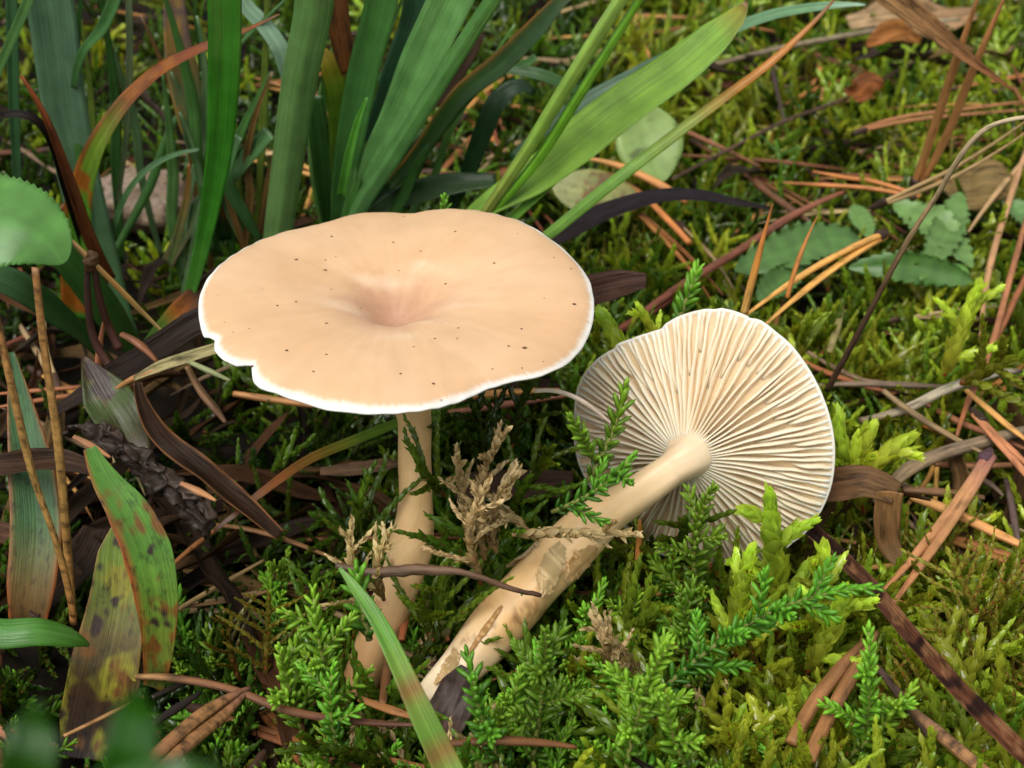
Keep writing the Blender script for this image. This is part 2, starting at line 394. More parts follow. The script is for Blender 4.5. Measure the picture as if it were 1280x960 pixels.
def standing_mushroom():
    C0 = at(497, 392, 17.3)
    tilt = math.radians(7.0)
    A = unit((0.02, -math.sin(tilt), math.cos(tilt)))
    e1 = unit(np.cross((0, 1, 0), A)); e2 = np.cross(A, e1)
    zc = [(46,360),(50,330),(60,300),(78,265),(100,235),(130,203),(160,178),(220,140),(300,110),(350,99),(400,90),(440,78),(480,65),(540,52),(580,50),(620,52),(660,57),(700,58),(740,52),(770,50),(800,51),(830,55),(860,59),(890,65),(960,85),(1020,105),(1090,145),(1150,190),(1200,245),(1222,275),(1232,310),(1238,360),(1225,420),(1190,480),(1165,505),(1140,525),(1080,552),(1000,570),(960,578),(920,590),(880,606),(840,625),(760,650),(680,665),(590,672),(500,665),(420,650),(340,625),(270,605),(228,594),(212,582),(207,565),(206,535),(195,531),(160,535),(140,528),(125,520),(105,504),(93,490),(93,472),(95,460),(80,451),(62,448),(53,425),(50,410)]
    R = contour_radius([(230 + x / 2.415, 240 + y / 2.415) for x, y in zc], C0, A, e1, e2)
    na, rho = 360, np.array([0, .03, .06, .09, .12, .15, .18, .22, .26, .3, .35, .4, .46, .53, .6, .67, .74, .8, .85, .89, .91, .925, .94, .955, .967, .977, .986, .993, 1.0])
    prof = lambda r: np.interp(r, [0, .05, .1, .16, .22, .29, .37, .46, .58, .7, .82, .9, .95, .98, 1], [-.66, -.635, -.54, -.37, -.21, -.08, .02, .09, .15, .18, .17, .14, .10, .06, .0])
    rs = np.linspace(0, 1, 200); ker = np.exp(-np.linspace(-2, 2, 15) ** 2); ker /= ker.sum()
    sm = np.convolve(np.pad(prof(rs), 7, mode='edge'), ker, 'valid')
    pr = lambda r: np.interp(r, rs, sm)
    th = np.linspace(0, 2 * math.pi, na, endpoint=False)
    Rm = R(th)
    ks = np.exp(-np.linspace(-2, 2, 31) ** 2); ks /= ks.sum()
    Rs = np.convolve(np.pad(Rm, 15, mode='wrap'), ks, 'valid')
    def pt(r, k, under=False):
        a = th[k]
        f = r ** 6
        rad = r * (Rs[k] * (1 - f) + Rm[k] * f)
        wave = (0.10 * math.sin(2 * a + 0.6) + 0.07 * math.sin(3 * a - 1.2) + 0.03 * math.sin(7 * a)) * r ** 2 + 0.012 * math.sin(41 * a + 3 * math.sin(5 * a)) * max(0, r - .93) / .07
        off = 0.028 * n2(math.cos(a) * r * 5, math.sin(a) * r * 5, 1.0, 2.0) * (1 - r ** 4)
        sh = 0.95 * (1 - r) ** 2   # funnel a little off centre
        z = pr(r) + wave * .6 + off
        if under: z = z - (0.02 + 0.42 * (1 - r) ** 0.8 * (1 if r < .985 else .3))
        return C0 + e1 * (rad * math.cos(a) - sh * .15) + e2 * (rad * math.sin(a) + sh * .9) + A * z
    V, C, L = [], [], []
    tan, mid, pink, white, pale = (np.array(lin(c)) for c in ((204, 165, 124), (215, 182, 147), (170, 130, 112), (236, 231, 222), (228, 204, 178)))
    for r in rho:
        for k in range(na):
            V.append(pt(r, k)); a = th[k]
            nz = mnoise.noise(Vector((math.cos(a) * r * 2.2, math.sin(a) * r * 2.2, 1.7)))
            c = tan * (0.5 - .5 * nz) + mid * (0.5 + .5 * nz)
            g = min(1, max(0, (0.42 - r + .12 * nz + .03 * math.sin(9 * a + 4 * nz)) / 0.40)); g = g * g * (3 - 2 * g)
            c = c * (1 - g * .7) + pink * g * .7
            nf = mnoise.noise(Vector((math.cos(a) * r * 3 + 7, math.sin(a) * r * 9, 3.3)))
            fz = max(0, min(1, (nf - .05) * 1.6)) * max(0, 1 - abs(r - .3) / .2) * (1.0 if math.cos(a) < .3 else .5); c = c * (1 - fz) + pale * fz
            front = 0.5 - 0.5 * math.sin(a)
            wband = 0.012 + 0.017 * front * (0.6 + 0.6 * math.cos(a + 2.3) ** 2) + 0.012 * mnoise.noise(Vector((a * 5, 2, 0))) + 0.008 * mnoise.noise(Vector((a * 44, 5, 0)))
            f = min(1, max(0, (r - (1 - wband * 1.7)) / (wband * 1.1)))
            c = c * (1 - f) + white * f
            C.append(c); L.append((r * 3, math.cos(a) * min(1, r * 3), math.sin(a) * min(1, r * 3)))
    nt_ = len(V)
    cream = np.array(lin((228, 203, 165)))
    for r in rho:
        for k in range(na):
            V.append(pt(r, k, True)); C.append(white if r > .985 else cream); L.append((r * 3, math.cos(th[k]), math.sin(th[k])))
    nr = len(rho)
    i, k = np.meshgrid(np.arange(nr - 1), np.arange(na), indexing='ij'); a = (i * na + k).ravel(); b = (i * na + (k + 1) % na).ravel()
    q = np.stack((a, a + na, b + na, b), -1)
    k = np.arange(na) + (nr - 1) * na; k2 = (np.arange(na) + 1) % na + (nr - 1) * na
    Q = np.concatenate((q, q[:, ::-1] + nt_, np.stack((k, k + nt_, k2 + nt_, k2), -1)))
    V = np.array(V)
    base = at(452, 850, 15.7)
    t = thing('mushroom', 'upright tan mushroom with a flat funnel cap edged in white', 'mushroom', base)
    cap = put('cap', [V, Q, None, np.array(C), np.array(L)], M_CAP, t, base)
    cap['label'] = 'smooth tan funnel cap with a pinkish hollow and notched white edge'
    # specks of dirt on the skin
    spots = [(565,155),(424,235),(458,195),(444,293),(427,396),(281,343),(237,294),(338,204),(338,330),(123,393),(148,423),(197,412),(310,478),(430,490),(389,541),(363,575),(654,548),(693,467),(757,442),(829,411),(824,442),(789,277),(649,237),(649,338),(619,367),(714,178),(819,119),(936,214),(1008,126),(1117,198),(1168,231),(1178,338),(1019,413),(980,465),(1028,470),(1085,512),(1020,531),(931,534),(787,580),(753,578),(777,628),(446,134),(427,205),(632,152),(665,74),(102,312),(207,525),(776,395),(535,350),(955,265),(1087,320),(383,452)]
    specs = []
    e = np.array([(0, 0, 1), (1, 0, 0), (0, 1, 0), (-1, 0, 0), (0, -1, 0), (0, 0, -1)], float)
    tris = np.array([(0,1,2),(0,2,3),(0,3,4),(0,4,1),(5,2,1),(5,3,2),(5,4,3),(5,1,4)])
    Vt = V[:nt_]; px, py = proj(Vt); dd = np.linalg.norm(Vt - CAM, axis=1)
    for n_, (x, y) in enumerate(spots):
        X, Y = 230 + x / 2.415, 240 + y / 2.415
        cand = (px - X) ** 2 + (py - Y) ** 2 + (dd - dd.min()) * 2
        p = Vt[np.argmin(cand)]
        d = ray(X, Y); p = CAM + d * (np.dot(p - CAM, A) / np.dot(d, A))
        s = (0.012 + 0.022 * random.random() ** 2) * (1.7 if n_ in (0, 1, 4) else 1)
        E = e * (s * (1 + .4 * random.random()), s, s * .5)
        vv = p + E[:, :1] * e1 + E[:, 1:2] * e2 + E[:, 2:] * A
        if n_ in (0, 1, 4, 14, 21): specs.append([vv + e1 * s * 1.1 + e2 * s * random.uniform(-1, 1.4), None, tris, np.tile(lin((110, 74, 44)), (6, 1)), np.zeros((6, 3))])
        specs.append([vv, None, tris, np.tile(lin((96, 62, 34)), (6, 1)), np.zeros((6, 3))])
    o = put('dirt_specks', join(specs), M_SPECK, cap, base); o['kind'] = 'stuff'
    # gills under the cap
    gl = []
    for k in range(0, na, 3):
        pts = [pt(r, k, True) for r in np.linspace(.14, .985, 9)]
        side = -math.sin(th[k]) * e1 + math.cos(th[k]) * e2
        dep = np.array([.10, .2, .26, .27, .25, .2, .14, .08, .015])
        pts = np.array(pts)
        vv = np.concatenate((pts - side * .012, pts - A * dep[:, None], pts + side * .012))
        i = np.arange(8); Qg = np.concatenate((np.stack((i, i + 1, i + 10, i + 9), -1), np.stack((i + 9, i + 10, i + 19, i + 18), -1)))
        gl.append([vv, Qg, None, np.tile(lin((226, 200, 160)), (27, 1)), np.zeros((27, 3))])
    o = put('gill', join(gl), M_GILL, cap, base); o['kind'] = 'stuff'
    path = [C0 - A * 1.0, at(517, 520, 17.15), at(518, 570, 17.0), at(519, 620, 16.8), at(514, 680, 16.55), at(492, 750, 16.25), at(466, 815, 15.95), at(446, 862, 15.7)]
    wpx = [78, 43, 42, 43, 54, 54, 50, 46]
    Rr = [wv / 2 * fdepth(p) / FPX for wv, p in zip(wpx, path)]
    g = tube(path, Rr, [(0, (244, 208, 150)), (.3, (244, 208, 150)), (.6, (242, 208, 156)), (.8, (230, 190, 138)), (1, (196, 148, 102))], n=70, ns=28, lump=.10, lsc=1.1, seed=2, round_=True)
    stain(g, .45, 1.0, (180, 132, 88), 3.0, .3, 3.0)
    put('stem', g, M_STEM, t, base)['label'] = 'slender pale tan stem bending left into the moss'
    protect(path[1:], 26)
    return [(230 + x / 2.415, 240 + y / 2.415) for x, y in zc]
CAP_A = standing_mushroom()

def fallen_mushroom():
    C0 = at(880, 549, 18.1)
    right, down = np.array((1.0, 0, 0)), -np.array((0, SP, CP))
    A = unit(unit(CAM - C0) + math.tan(math.radians(27)) * (-right * .72 + down * .69))
    e1 = unit(np.cross((0, 1, 0.0), A)); e1 = unit(right - A * (right @ A)); e2 = np.cross(A, e1)
    zc = [(100,470),(103,400),(115,320),(140,265),(165,235),(190,210),(250,175),(254,162),(300,145),(360,125),(404,112),(410,105),(414,97),(450,75),(510,55),(550,48),(580,50),(600,46),(640,55),(690,75),(700,84),(715,83),(740,92),(790,130),(840,170),(890,230),(930,290),(960,350),(985,420),(1000,500),(1000,570),(990,640),(965,710),(930,770),(890,820),(850,850),(800,893),(740,915),(690,925),(650,920),(600,930),(540,925),(470,905),(380,880),(320,835),(260,780),(200,720),(150,650),(115,580),(102,520)]
    PX = [(680 + x / 2.7425, 370 + y / 2.7425) for x, y in zc]
    R = contour_radius(PX, C0, A, e1, e2)
    na = 288; th = np.linspace(0, 2 * math.pi, na, endpoint=False); Rm = R(th)
    ks = np.exp(-np.linspace(-2, 2, 25) ** 2); ks /= ks.sum(); Rs = np.convolve(np.pad(Rm, 12, mode='wrap'), ks, 'valid')
    hc = lambda r: 0.95 * (1 - r) ** 1.25 - 0.03 * math.sin(math.pi * r) if r < 1 else 0.0
    def pt(r, a, dh=0.0):
        rm = np.interp(a % (2 * math.pi), np.append(th, 2 * math.pi), np.append(Rm, Rm[0])); rsm = np.interp(a % (2 * math.pi), np.append(th, 2 * math.pi), np.append(Rs, Rs[0]))
        f = r ** 6; rad = r * (rsm * (1 - f) + rm * f)
        z = hc(r) + dh + (0.06 * math.sin(3 * a + 1) + 0.05 * math.sin(2 * a + 2.2)) * r * r
        return C0 + e1 * rad * math.cos(a) + e2 * rad * math.sin(a) + A * z
    rho = np.array([.06, .12, .2, .3, .4, .5, .6, .7, .8, .88, .94, .975, .99, 1.0])
    V, C, L = [], [], []
    cream, white, tan = (np.array(lin(c)) for c in ((216, 192, 154), (234, 228, 216), (222, 178, 130)))
    for s in (0, 1):
        for r in rho:
            for a in th:
                d = 0.0 if s == 0 else -(0.035 + 0.22 * (1 - r) ** .6)
                V.append(pt(r, a, d)); C.append((white if r > .98 else cream) if s == 0 else (white if r > .97 else tan)); L.append((r * 2.3, a * r * 2.3, s))
    nr = len(rho); nt_ = nr * na
    i, k = np.meshgrid(np.arange(nr - 1), np.arange(na), indexing='ij'); a = (i * na + k).ravel(); b = (i * na + (k + 1) % na).ravel()
    q = np.stack((a, a + na, b + na, b), -1); k = np.arange(na) + (nr - 1) * na; k2 = (np.arange(na) + 1) % na + (nr - 1) * na
    Q = np.concatenate((q, q[:, ::-1] + nt_, np.stack((k, k + nt_, k2 + nt_, k2), -1)))
    path0 = [C0 + A * .70 - right * .02 + down * .03, C0 + A * 0.92 - right * .06 + down * .08]
    pix = [(838, 588, 17.15), (800, 613, 16.95), (755, 645, 16.65), (700, 697, 16.25), (648, 752, 15.8), (598, 808, 15.3), (560, 850, 14.9), (540, 872, 14.75)]
    path = path0 + [at(*p) for p in pix]
    base = path[-1]
    t = thing('mushroom', 'picked mushroom lying on its side with cream gills turned to view', 'mushroom', base)
    cap = put('cap', [np.array(V), Q, None, np.array(C), np.array(L)], M_CAP, t, base)
    cap['label'] = 'round cap tipped over to show its underside'
    # every gill a piece of its own, long ones and short ones between them
    NG = 60
    for g_ in range(NG * 2):
        short = g_ % 2 == 1
        a0 = (g_ + (random.random() - .5) * .5) * math.pi / NG
        r0 = 0.10 if not short else random.choice((.46, .55, .62, .70))
        n = 14 if not short else 9
        rr = np.linspace(r0, .986, n)
        ph, am = random.random() * 6.3, 0.006 + 0.008 * random.random()
        pts, up = [], []
        for r in rr:
            av = a0 + am * math.sin(9 * r + ph) * (r < .95) + .010 * math.sin(23 * r + ph * 2) * .4
            s_ = (r - r0) / (.986 - r0)
            dep = (0.17 if not short else 0.13) * min(1, (s_ + (.5 if not short else .02)) * 3.0) * min(1, (1 - s_) * 2.2 + .02) ** .8
            b = pt(r, av, -.01); tp = pt(r, av + .012 * math.sin(13 * r + ph), dep)
            sd_ = -math.sin(av) * e1 + math.cos(av) * e2
            th_ = 0.5 * (.014 + .030 * r)
            pts.append((b - sd_ * th_ * 1.9, tp - sd_ * th_ * .75, tp + sd_ * th_ * .75, b + sd_ * th_ * 1.9))
        vv = np.array(pts).reshape(-1, 3)
        i = np.arange(n - 1) * 4
        Qg = np.concatenate([np.stack((i + k, i + k + 4, i + k + 5, i + k + 1), -1) for k in range(3)] + [np.array([[0, 1, 2, 3], [4*n-1, 4*n-2, 4*n-3, 4*n-4]])])
        cg = np.zeros((n, 4, 3)); w_ = random.uniform(-1, 1)
        for q_, r in enumerate(rr):
            ed = np.array(lin((228 + 5 * w_, 214 + 6 * w_, 190 + 7 * w_))); bs = np.array(lin((220, 194, 156)))
            if r > .972: ed = bs = white
            cg[q_, 0] = cg[q_, 3] = bs; cg[q_, 1] = cg[q_, 2] = ed
        put('gill', [vv, Qg, None, cg.reshape(-1, 3), np.zeros((4 * n, 3))], M_GILL, cap, base)
    wpx = [74, 54, 45, 46, 54, 68, 70, 62, 50, 42]
    Rr = [wv / 2 * fdepth(p) / FPX for wv, p in zip(wpx, path)]
    g = tube(path, Rr, [(0, (232, 212, 182)), (.12, (234, 210, 172)), (.3, (240, 210, 160)), (.55, (236, 200, 146)), (.72, (230, 190, 132)), (.9, (244, 222, 186)), (1, (242, 226, 198))], n=110, ns=36, lump=.13, lsc=0.9, seed=5, round_=True)
    stain(g, .5, .8, (176, 124, 76), 7.0, .22, 3.1); stain(g, .46, .97, (140, 96, 58), 1.0, .42, 5.0)
    stem = put('stem', g, M_STEM, t, base)
    stem['label'] = 'thick tan stem, muddy and scaly towards its foot'
    # scales of torn tissue on the stem
    VG = g[0][:110 * 36].reshape(110, 36, 3); ctr = VG.mean(1)
    for fi, (x, y, di, dk, slant, cc, lift) in enumerate(((690, 712, 8, 2.6, .2, (222, 184, 134), .17), (722, 702, 7, 2.0, -.1, (206, 164, 112), .2), (655, 694, 6, 2.0, -.2, (228, 192, 144), .12), (604, 790, 9, .7, .05, (196, 146, 92), .06), (560, 838, 5, 2.0, .2, (214, 174, 124), .10))):
        qx, qy = proj(VG.reshape(-1, 3)); vis = np.einsum('ij,ij->i', (VG - ctr[:, None]).reshape(-1, 3), CAM - VG.reshape(-1, 3)) > 0
        best = int(np.argmin((qx - x) ** 2 + (qy - y) ** 2 + np.where(vis, 0, 1e6))); i0, k0 = divmod(best, 36)
        rows = 30; nv = 9; vv = []
        for r_ in range(rows):
            s_ = r_ / (rows - 1); fi_ = min(108.9, max(0, i0 + (s_ - .5) * 2 * di)); ia = int(fi_); hw = dk * (math.sin(math.pi * min(1, s_ * .92 + .06)) ** .6) * (1 + .5 * mnoise.noise(Vector((s_ * 5, fi * 3.3, 1))) + .5 * mnoise.noise(Vector((s_ * 17, fi * 3.3, 5))))
            for j in range(nv):
                f = k0 + slant * (s_ - .5) * 2 * di + (j / (nv - 1) - .5) * 2 * hw; ka = int(math.floor(f)); fr = f - ka
                q_ = VG[ia, ka % 36] * (1 - fr) + VG[ia, (ka + 1) % 36] * fr; c_ = ctr[ia]
                up = .03 + lift * s_ ** 2 * (.6 + .5 * mnoise.noise(Vector((j * .9, s_ * 4, fi)))) - .03 * abs(j / (nv - 1) - .5)
                vv.append(c_ + (q_ - c_) * (1 + up / np.linalg.norm(q_ - c_)))
        vv = np.array(vv); dn = np.repeat(unit(vv.reshape(rows, nv, 3).mean(1) - ctr[i0]), nv, 0) * .02
        i, j = np.meshgrid(np.arange(rows - 1), np.arange(nv - 1), indexing='ij'); a = (i * nv + j).ravel(); q4 = np.stack((a, a + 1, a + nv + 1, a + nv), -1)
        ll = np.stack((np.repeat(np.arange(rows) * .05, nv), np.tile(np.arange(nv) * .05, rows), np.full(rows * nv, fi)), -1)
        put('scale', [np.concatenate((vv, vv - dn)), np.concatenate((q4, q4[:, ::-1] + rows * nv)), None, np.tile(lin(cc), (2 * rows * nv, 1)), np.concatenate((ll, ll))], M_STEM, stem, base)
    protect(path[1:], 30)
    return PX
CAP_B = fallen_mushroom()
# ------------------------------------------------------------------ grass leaves
def px2cm(P, wpx): return [wv * fdepth(p) / FPX for wv, p in zip(wpx, P)]
def blade_geo(pts, cols, **kw):
    """pts: (px, py, Y, width px)"""
    P = [at(a, b, y) for a, b, y, _ in pts]
    W = px2cm(P, [q[3] for q in pts])
    kw.setdefault('seed', pts[0][0] * .37 + pts[0][1] * .11)
    return ribbon(P, W, cols, **kw), P, max(q[3] for q in pts)
def blade(parent, org, pts, cols, name='blade', m=None, prot=True, label=None, **kw):
    g, P, wmax = blade_geo(pts, cols, **kw)
    o = put(name, g, m or M_BLADE, parent, org)
    if prot: protect(P, wmax * .5)
    if label: o['label'] = label
    return o
def lone(name, label, cat, pts, cols, m=None, group=None, prot=True, **kw):
    g, P, wmax = blade_geo(pts, cols, **kw)
    o = put(name, g, m or M_BLADE, None, P[0])
    if prot: protect(P, wmax * .5)
    return tag(o, label, cat, group)

GLA, GRN, DGR, YGR, BRN, ORG = (92, 128, 96), (60, 122, 40), (44, 84, 38), (120, 158, 48), (92, 58, 32), (166, 104, 44)

def veined(c): return [(0, c)] + [(k / 16, tuple(v * (.94 if k % 2 else 1.03) for v in c)) for k in range(1, 16)] + [(1, c)]
# tussock at the left, behind the tan cap
B = at(190, 440, 25.5)
T1 = thing('grass_tussock', 'tussock of broad grass leaves at the left behind the tan cap', 'grass', B)
blade(T1, B, [(30, -170, 24.5, 52), (62, 0, 25, 58), (84, 150, 25.4, 52), (125, 330, 25.8, 48), (160, 430, 25.7, 30)], [(0, (96, 132, 104)), (.5, (104, 138, 108)), (1, (66, 104, 58))], n=50, nv=9, fold=.2, label='wide glaucous leaf')
blade(T1, B, [(276, -160, 21.4, 40), (281, 0, 21.8, 42), (280, 100, 22.1, 40), (273, 200, 22.6, 32), (250, 320, 23.6, 20), (224, 410, 24.4, 12), (205, 450, 25.0, 9)], [(0, (58, 126, 34)), (.6, (62, 132, 38)), (1, (94, 142, 66))], n=50, nv=9, fold=.16, label='bright green upright leaf')
blade(T1, B, [(402, -160, 23.5, 52), (391, 0, 24, 50), (374, 90, 24.3, 46), (361, 180, 24.7, 42), (346, 290, 25.2, 36), (336, 380, 25.7, 30)], [(0, (84, 128, 66)), (1, (118, 152, 92))], n=40, nv=9, fold=-.45, label='pale folded leaf sheath')
blade(T1, B, [(95, 400, 24.2, 30), (98, 280, 23.8, 40), (116, 200, 23.3, 34), (152, 137, 22.9, 30), (200, 90, 22.6, 27), (252, 62, 22.4, 20), (300, 42, 22.3, 12), (349, 18, 22.2, 4)], [(0, GRN), (.35, (92, 142, 40)), (.52, (112, 132, 40)), (.62, (116, 70, 30)), (.8, (130, 66, 26)), (1, (120, 92, 62))], n=70, nv=9, edge=((120, 58, 24), .5, -1), mott=[((150, 90, 30), .8, .25, .2)], roll=[0, 10, 20, 30], label='arching leaf browning towards its tip')
blade(T1, B, [(26, 95, 22.6, 4), (58, 150, 22.5, 9), (88, 230, 22.7, 14), (112, 300, 23, 17), (136, 350, 23.5, 16)], [(0, (120, 62, 30)), (.5, (88, 52, 30)), (1, (128, 74, 36))], m=M_DRY, fold=.7, label='rolled brown leaf')
blade(T1, B, [(0, 146, 22.6, 10), (40, 148, 22.6, 12), (64, 178, 22.8, 11), (82, 240, 23.3, 8), (104, 310, 24, 7)], (30, 24, 20), m=M_DRY, fold=.5)
blade(T1, B, [(214, -110, 26.2, 26), (218, 0, 26, 26), (221, 42, 25.9, 32), (228, 90, 25.8, 40), (243, 150, 25.7, 42), (266, 230, 25.9, 30), (280, 300, 26.4, 20)], [(0, (82, 70, 76)), (.33, (92, 72, 66)), (.42, (112, 96, 48)), (.55, (74, 104, 66)), (1, (60, 96, 54))], n=50, nv=9, mott=[((140, 110, 50), .9, .2, .25)])
blade(T1, B, [(290, -40, 26.6, 18), (306, 5, 26.5, 20), (332, 34, 26.4, 22), (352, 66, 26.3, 22), (366, 130, 26.4, 18)], (126, 158, 132), fold=.2)
blade(T1, B, [(50, -40, 23.6, 12), (32, 10, 23.7, 14), (12, 56, 23.9, 13), (-6, 100, 24.1, 10)], (78, 120, 62))
blade(T1, B, [(14, -30, 25, 14), (16, 60, 25.1, 15), (18, 140, 25.3, 13), (22, 230, 25.7, 10)], (64, 104, 66))
blade(T1, B, [(152, -30, 24.5, 16), (130, 32, 24.7, 17), (104, 66, 25, 13), (92, 110, 25.3, 7)], (72, 116, 62))
blade(T1, B, [(249, 187, 25.2, 4), (208, 198, 25.3, 8), (178, 218, 25.4, 9), (155, 250, 25.7, 9), (140, 300, 26.1, 7)], (72, 110, 66))
blade(T1, B, [(-30, 340, 20.5, 34), (20, 358, 20.7, 40), (66, 390, 21.2, 38), (104, 420, 21.8, 24), (150, 470, 22.6, 12)], [(0, (60, 100, 52)), (1, (40, 78, 36))], n=40, nv=9)
blade(T1, B, [(60, 300, 22.5, 38), (100, 345, 22.8, 42), (140, 400, 23.2, 40), (170, 440, 23.8, 26)], [(0, (54, 96, 40)), (1, (52, 88, 36))], n=40, nv=9)
blade(T1, B, [(300, 170, 25.4, 10), (284, 225, 25.3, 18), (306, 270, 25.5, 16), (325, 300, 25.7, 8)], (64, 104, 56))
blade(T1, B, [(338, 165, 25.6, 20), (296, 210, 25.6, 26), (250, 262, 25.7, 26), (210, 330, 26, 18)], [(0, (70, 112, 58)), (.6, (60, 90, 50)), (1, (110, 100, 70))])
blade(T1, B, [(236, 205, 25.0, 3), (234, 245, 25.1, 9), (224, 290, 25.3, 12), (212, 330, 25.8, 8)], [(0, (150, 100, 50)), (.5, (120, 120, 70)), (1, (80, 110, 60))])
blade(T1, B, [(300, 330, 23.8, 26), (262, 360, 23.8, 34), (222, 396, 24, 34), (180, 440, 24.5, 20)], [(0, (40, 24, 14)), (.35, (66, 36, 16)), (.55, (160, 92, 26)), (.7, (84, 112, 34)), (1, (54, 96, 34))], n=40, nv=9, m=M_MOTT)
blade(T1, B, [(160, -20, 26, 8), (162, 70, 26.0, 9), (158, 170, 26.2, 7), (146, 255, 26.6, 6)], (92, 108, 76))

rr = random.Random(5)
for k in range(22):
    x0 = rr.uniform(60, 330); y0 = 330 + rr.uniform(-20, 60); x1 = x0 + rr.gauss(0, 70); top = rr.choice((-40, -40, 20, 90, 140)); ya = rr.uniform(25.4, 27.2)
    c = rr.choice(((66, 108, 50), (84, 122, 66), (54, 92, 40), (96, 126, 84), (104, 124, 50), (110, 84, 46)))
    blade(T1, B, [(x1 + rr.gauss(0, 22), top, ya - .3, 3), ((x0 + x1) / 2 + rr.gauss(0, 10), (top + y0) / 2 - 20, ya, rr.uniform(7, 15)), ((2 * x0 + x1) / 3, (top + 2 * y0) / 3, ya, rr.uniform(7, 14)), (x0, y0, ya + .2, 6)], c, prot=False, fold=rr.uniform(-.5, .6), seed=k * 1.7, n=30, nv=5)
# tussock at the top centre
B = at(430, 350, 26.8)
T2 = thing('grass_tussock', 'dense tussock of glossy upright leaves right behind the tan cap', 'grass', B)
blade(T2, B, [(500, -160, 24.2, 40), (478, 0, 24.6, 42), (457, 83, 24.9, 40), (440, 167, 25.2, 36), (428, 250, 25.7, 28), (428, 340, 26.4, 20)], [(0, (66, 118, 52)), (.5, (74, 126, 62)), (1, (66, 108, 50))], n=50, nv=9)
blade(T2, B, [(640, -150, 23.6, 60), (566, 0, 24.1, 58), (527, 80, 24.4, 54), (494, 150, 24.8, 40), (456, 222, 25.3, 28), (432, 290, 25.9, 20)], [(0, (96, 146, 78)), (.6, (100, 150, 84)), (1, (84, 132, 66))], n=50, nv=9, fold=.28, label='wide pale green leaf with a soft sheen')
blade(T2, B, [(690, -110, 23.0, 18), (613, 0, 23.5, 22), (570, 66, 23.8, 24), (527, 133, 24.1, 25), (484, 200, 24.6, 27), (446, 260, 25.1, 24), (430, 310, 25.7, 16)], [(0, (70, 122, 46)), (1, (96, 142, 84))], n=50, nv=9, fold=-.5)
blade(T2, B, [(480, -150, 26.0, 40), (520, 0, 25.8, 34), (496, 90, 25.9, 34), (470, 170, 26.1, 28), (440, 260, 26.5, 16)], (48, 84, 58), nv=9)
blade(T2, B, [(770, -45, 24.2, 8), (706, -2, 24.4, 18), (674, 33, 24.6, 28), (627, 80, 24.9, 32), (577, 120, 25.1, 28), (527, 187, 25.5, 22), (484, 236, 26, 15)], [(0, (110, 84, 40)), (.2, (70, 100, 62)), (.5, (62, 98, 46)), (1, (56, 92, 42))], n=50, nv=9, edge=((150, 104, 36), .35, 1))
blade(T2, B, [(668, 118, 25.6, 8), (648, 108, 25.5, 20), (622, 128, 25.4, 27), (602, 172, 25.5, 25), (584, 220, 25.8, 20), (560, 270, 26.4, 14)], (40, 72, 40), n=40)
blade(T2, B, [(750, 128, 25.8, 4), (710, 108, 25.9, 16), (668, 92, 26, 17), (625, 88, 26.2, 8)], (58, 100, 44))
blade(T2, B, [(670, 70, 26.6, 8), (655, 82, 26.6, 14), (632, 90, 26.7, 8)], (64, 110, 48))
blade(T2, B, [(459, 122, 23.6, 3), (448, 152, 23.7, 9), (437, 195, 23.9, 12), (428, 245, 24.3, 12)], (92, 156, 58), fold=.6)
blade(T2, B, [(620, 226, 25.5, 18), (560, 232, 25.6, 32), (508, 246, 25.8, 34), (460, 276, 26.2, 22)], (46, 76, 32), nv=9)
blade(T2, B, [(414, -110, 25.2, 26), (420, 0, 25.1, 30), (428, 60, 25.0, 26), (434, 92, 25, 14)], [(0, (94, 58, 28)), (1, (110, 68, 30))], m=M_DRY)
blade(T2, B, [(398, 60, 25.1, 10), (414, 85, 25.1, 30), (424, 130, 25.3, 30), (424, 200, 25.7, 22), (426, 280, 26.4, 14)], [(0, (176, 150, 40)), (.2, (110, 142, 40)), (1, (66, 110, 40))])
blade(T2, B, [(392, 120, 25.6, 22), (400, 180, 25.7, 26), (408, 250, 26, 22), (420, 320, 26.6, 14)], (52, 92, 40))
blade(T2, B, [(560, 150, 26.2, 14), (520, 190, 26.2, 22), (470, 250, 26.4, 18), (440, 300, 26.8, 10)], (56, 90, 48))
blade(T2, B, [(600, 40, 27, 16), (560, 110, 26.8, 20), (505, 160, 26.8, 18), (450, 250, 27, 12)], [(0, (60, 44, 30)), (1, (78, 56, 34))], m=M_DRY)

for k in range(18):
    x0 = rr.uniform(390, 500); y0 = 310 + rr.uniform(-20, 30); x1 = x0 + rr.uniform(-40, 170); top = rr.choice((-40, -60, -40, 30, 80, 120)); ya = rr.uniform(25.2, 27.4)
    c = rr.choice(((66, 112, 46), (88, 132, 66), (54, 96, 40), (100, 142, 76), (72, 104, 60)))
    blade(T2, B, [(x1 + rr.uniform(0, 40), top, ya - .4, 3), ((x0 + x1) / 2 - 8, (top + y0) / 2 - 10, ya, rr.uniform(8, 18)), ((2 * x0 + x1) / 3 - 6, (top + 2 * y0) / 3, ya, rr.uniform(8, 16)), (x0 * .5 + 215, y0, ya + .2, 7)], c, prot=False, fold=rr.uniform(-.5, .6), seed=k * 2.7, n=30, nv=5)
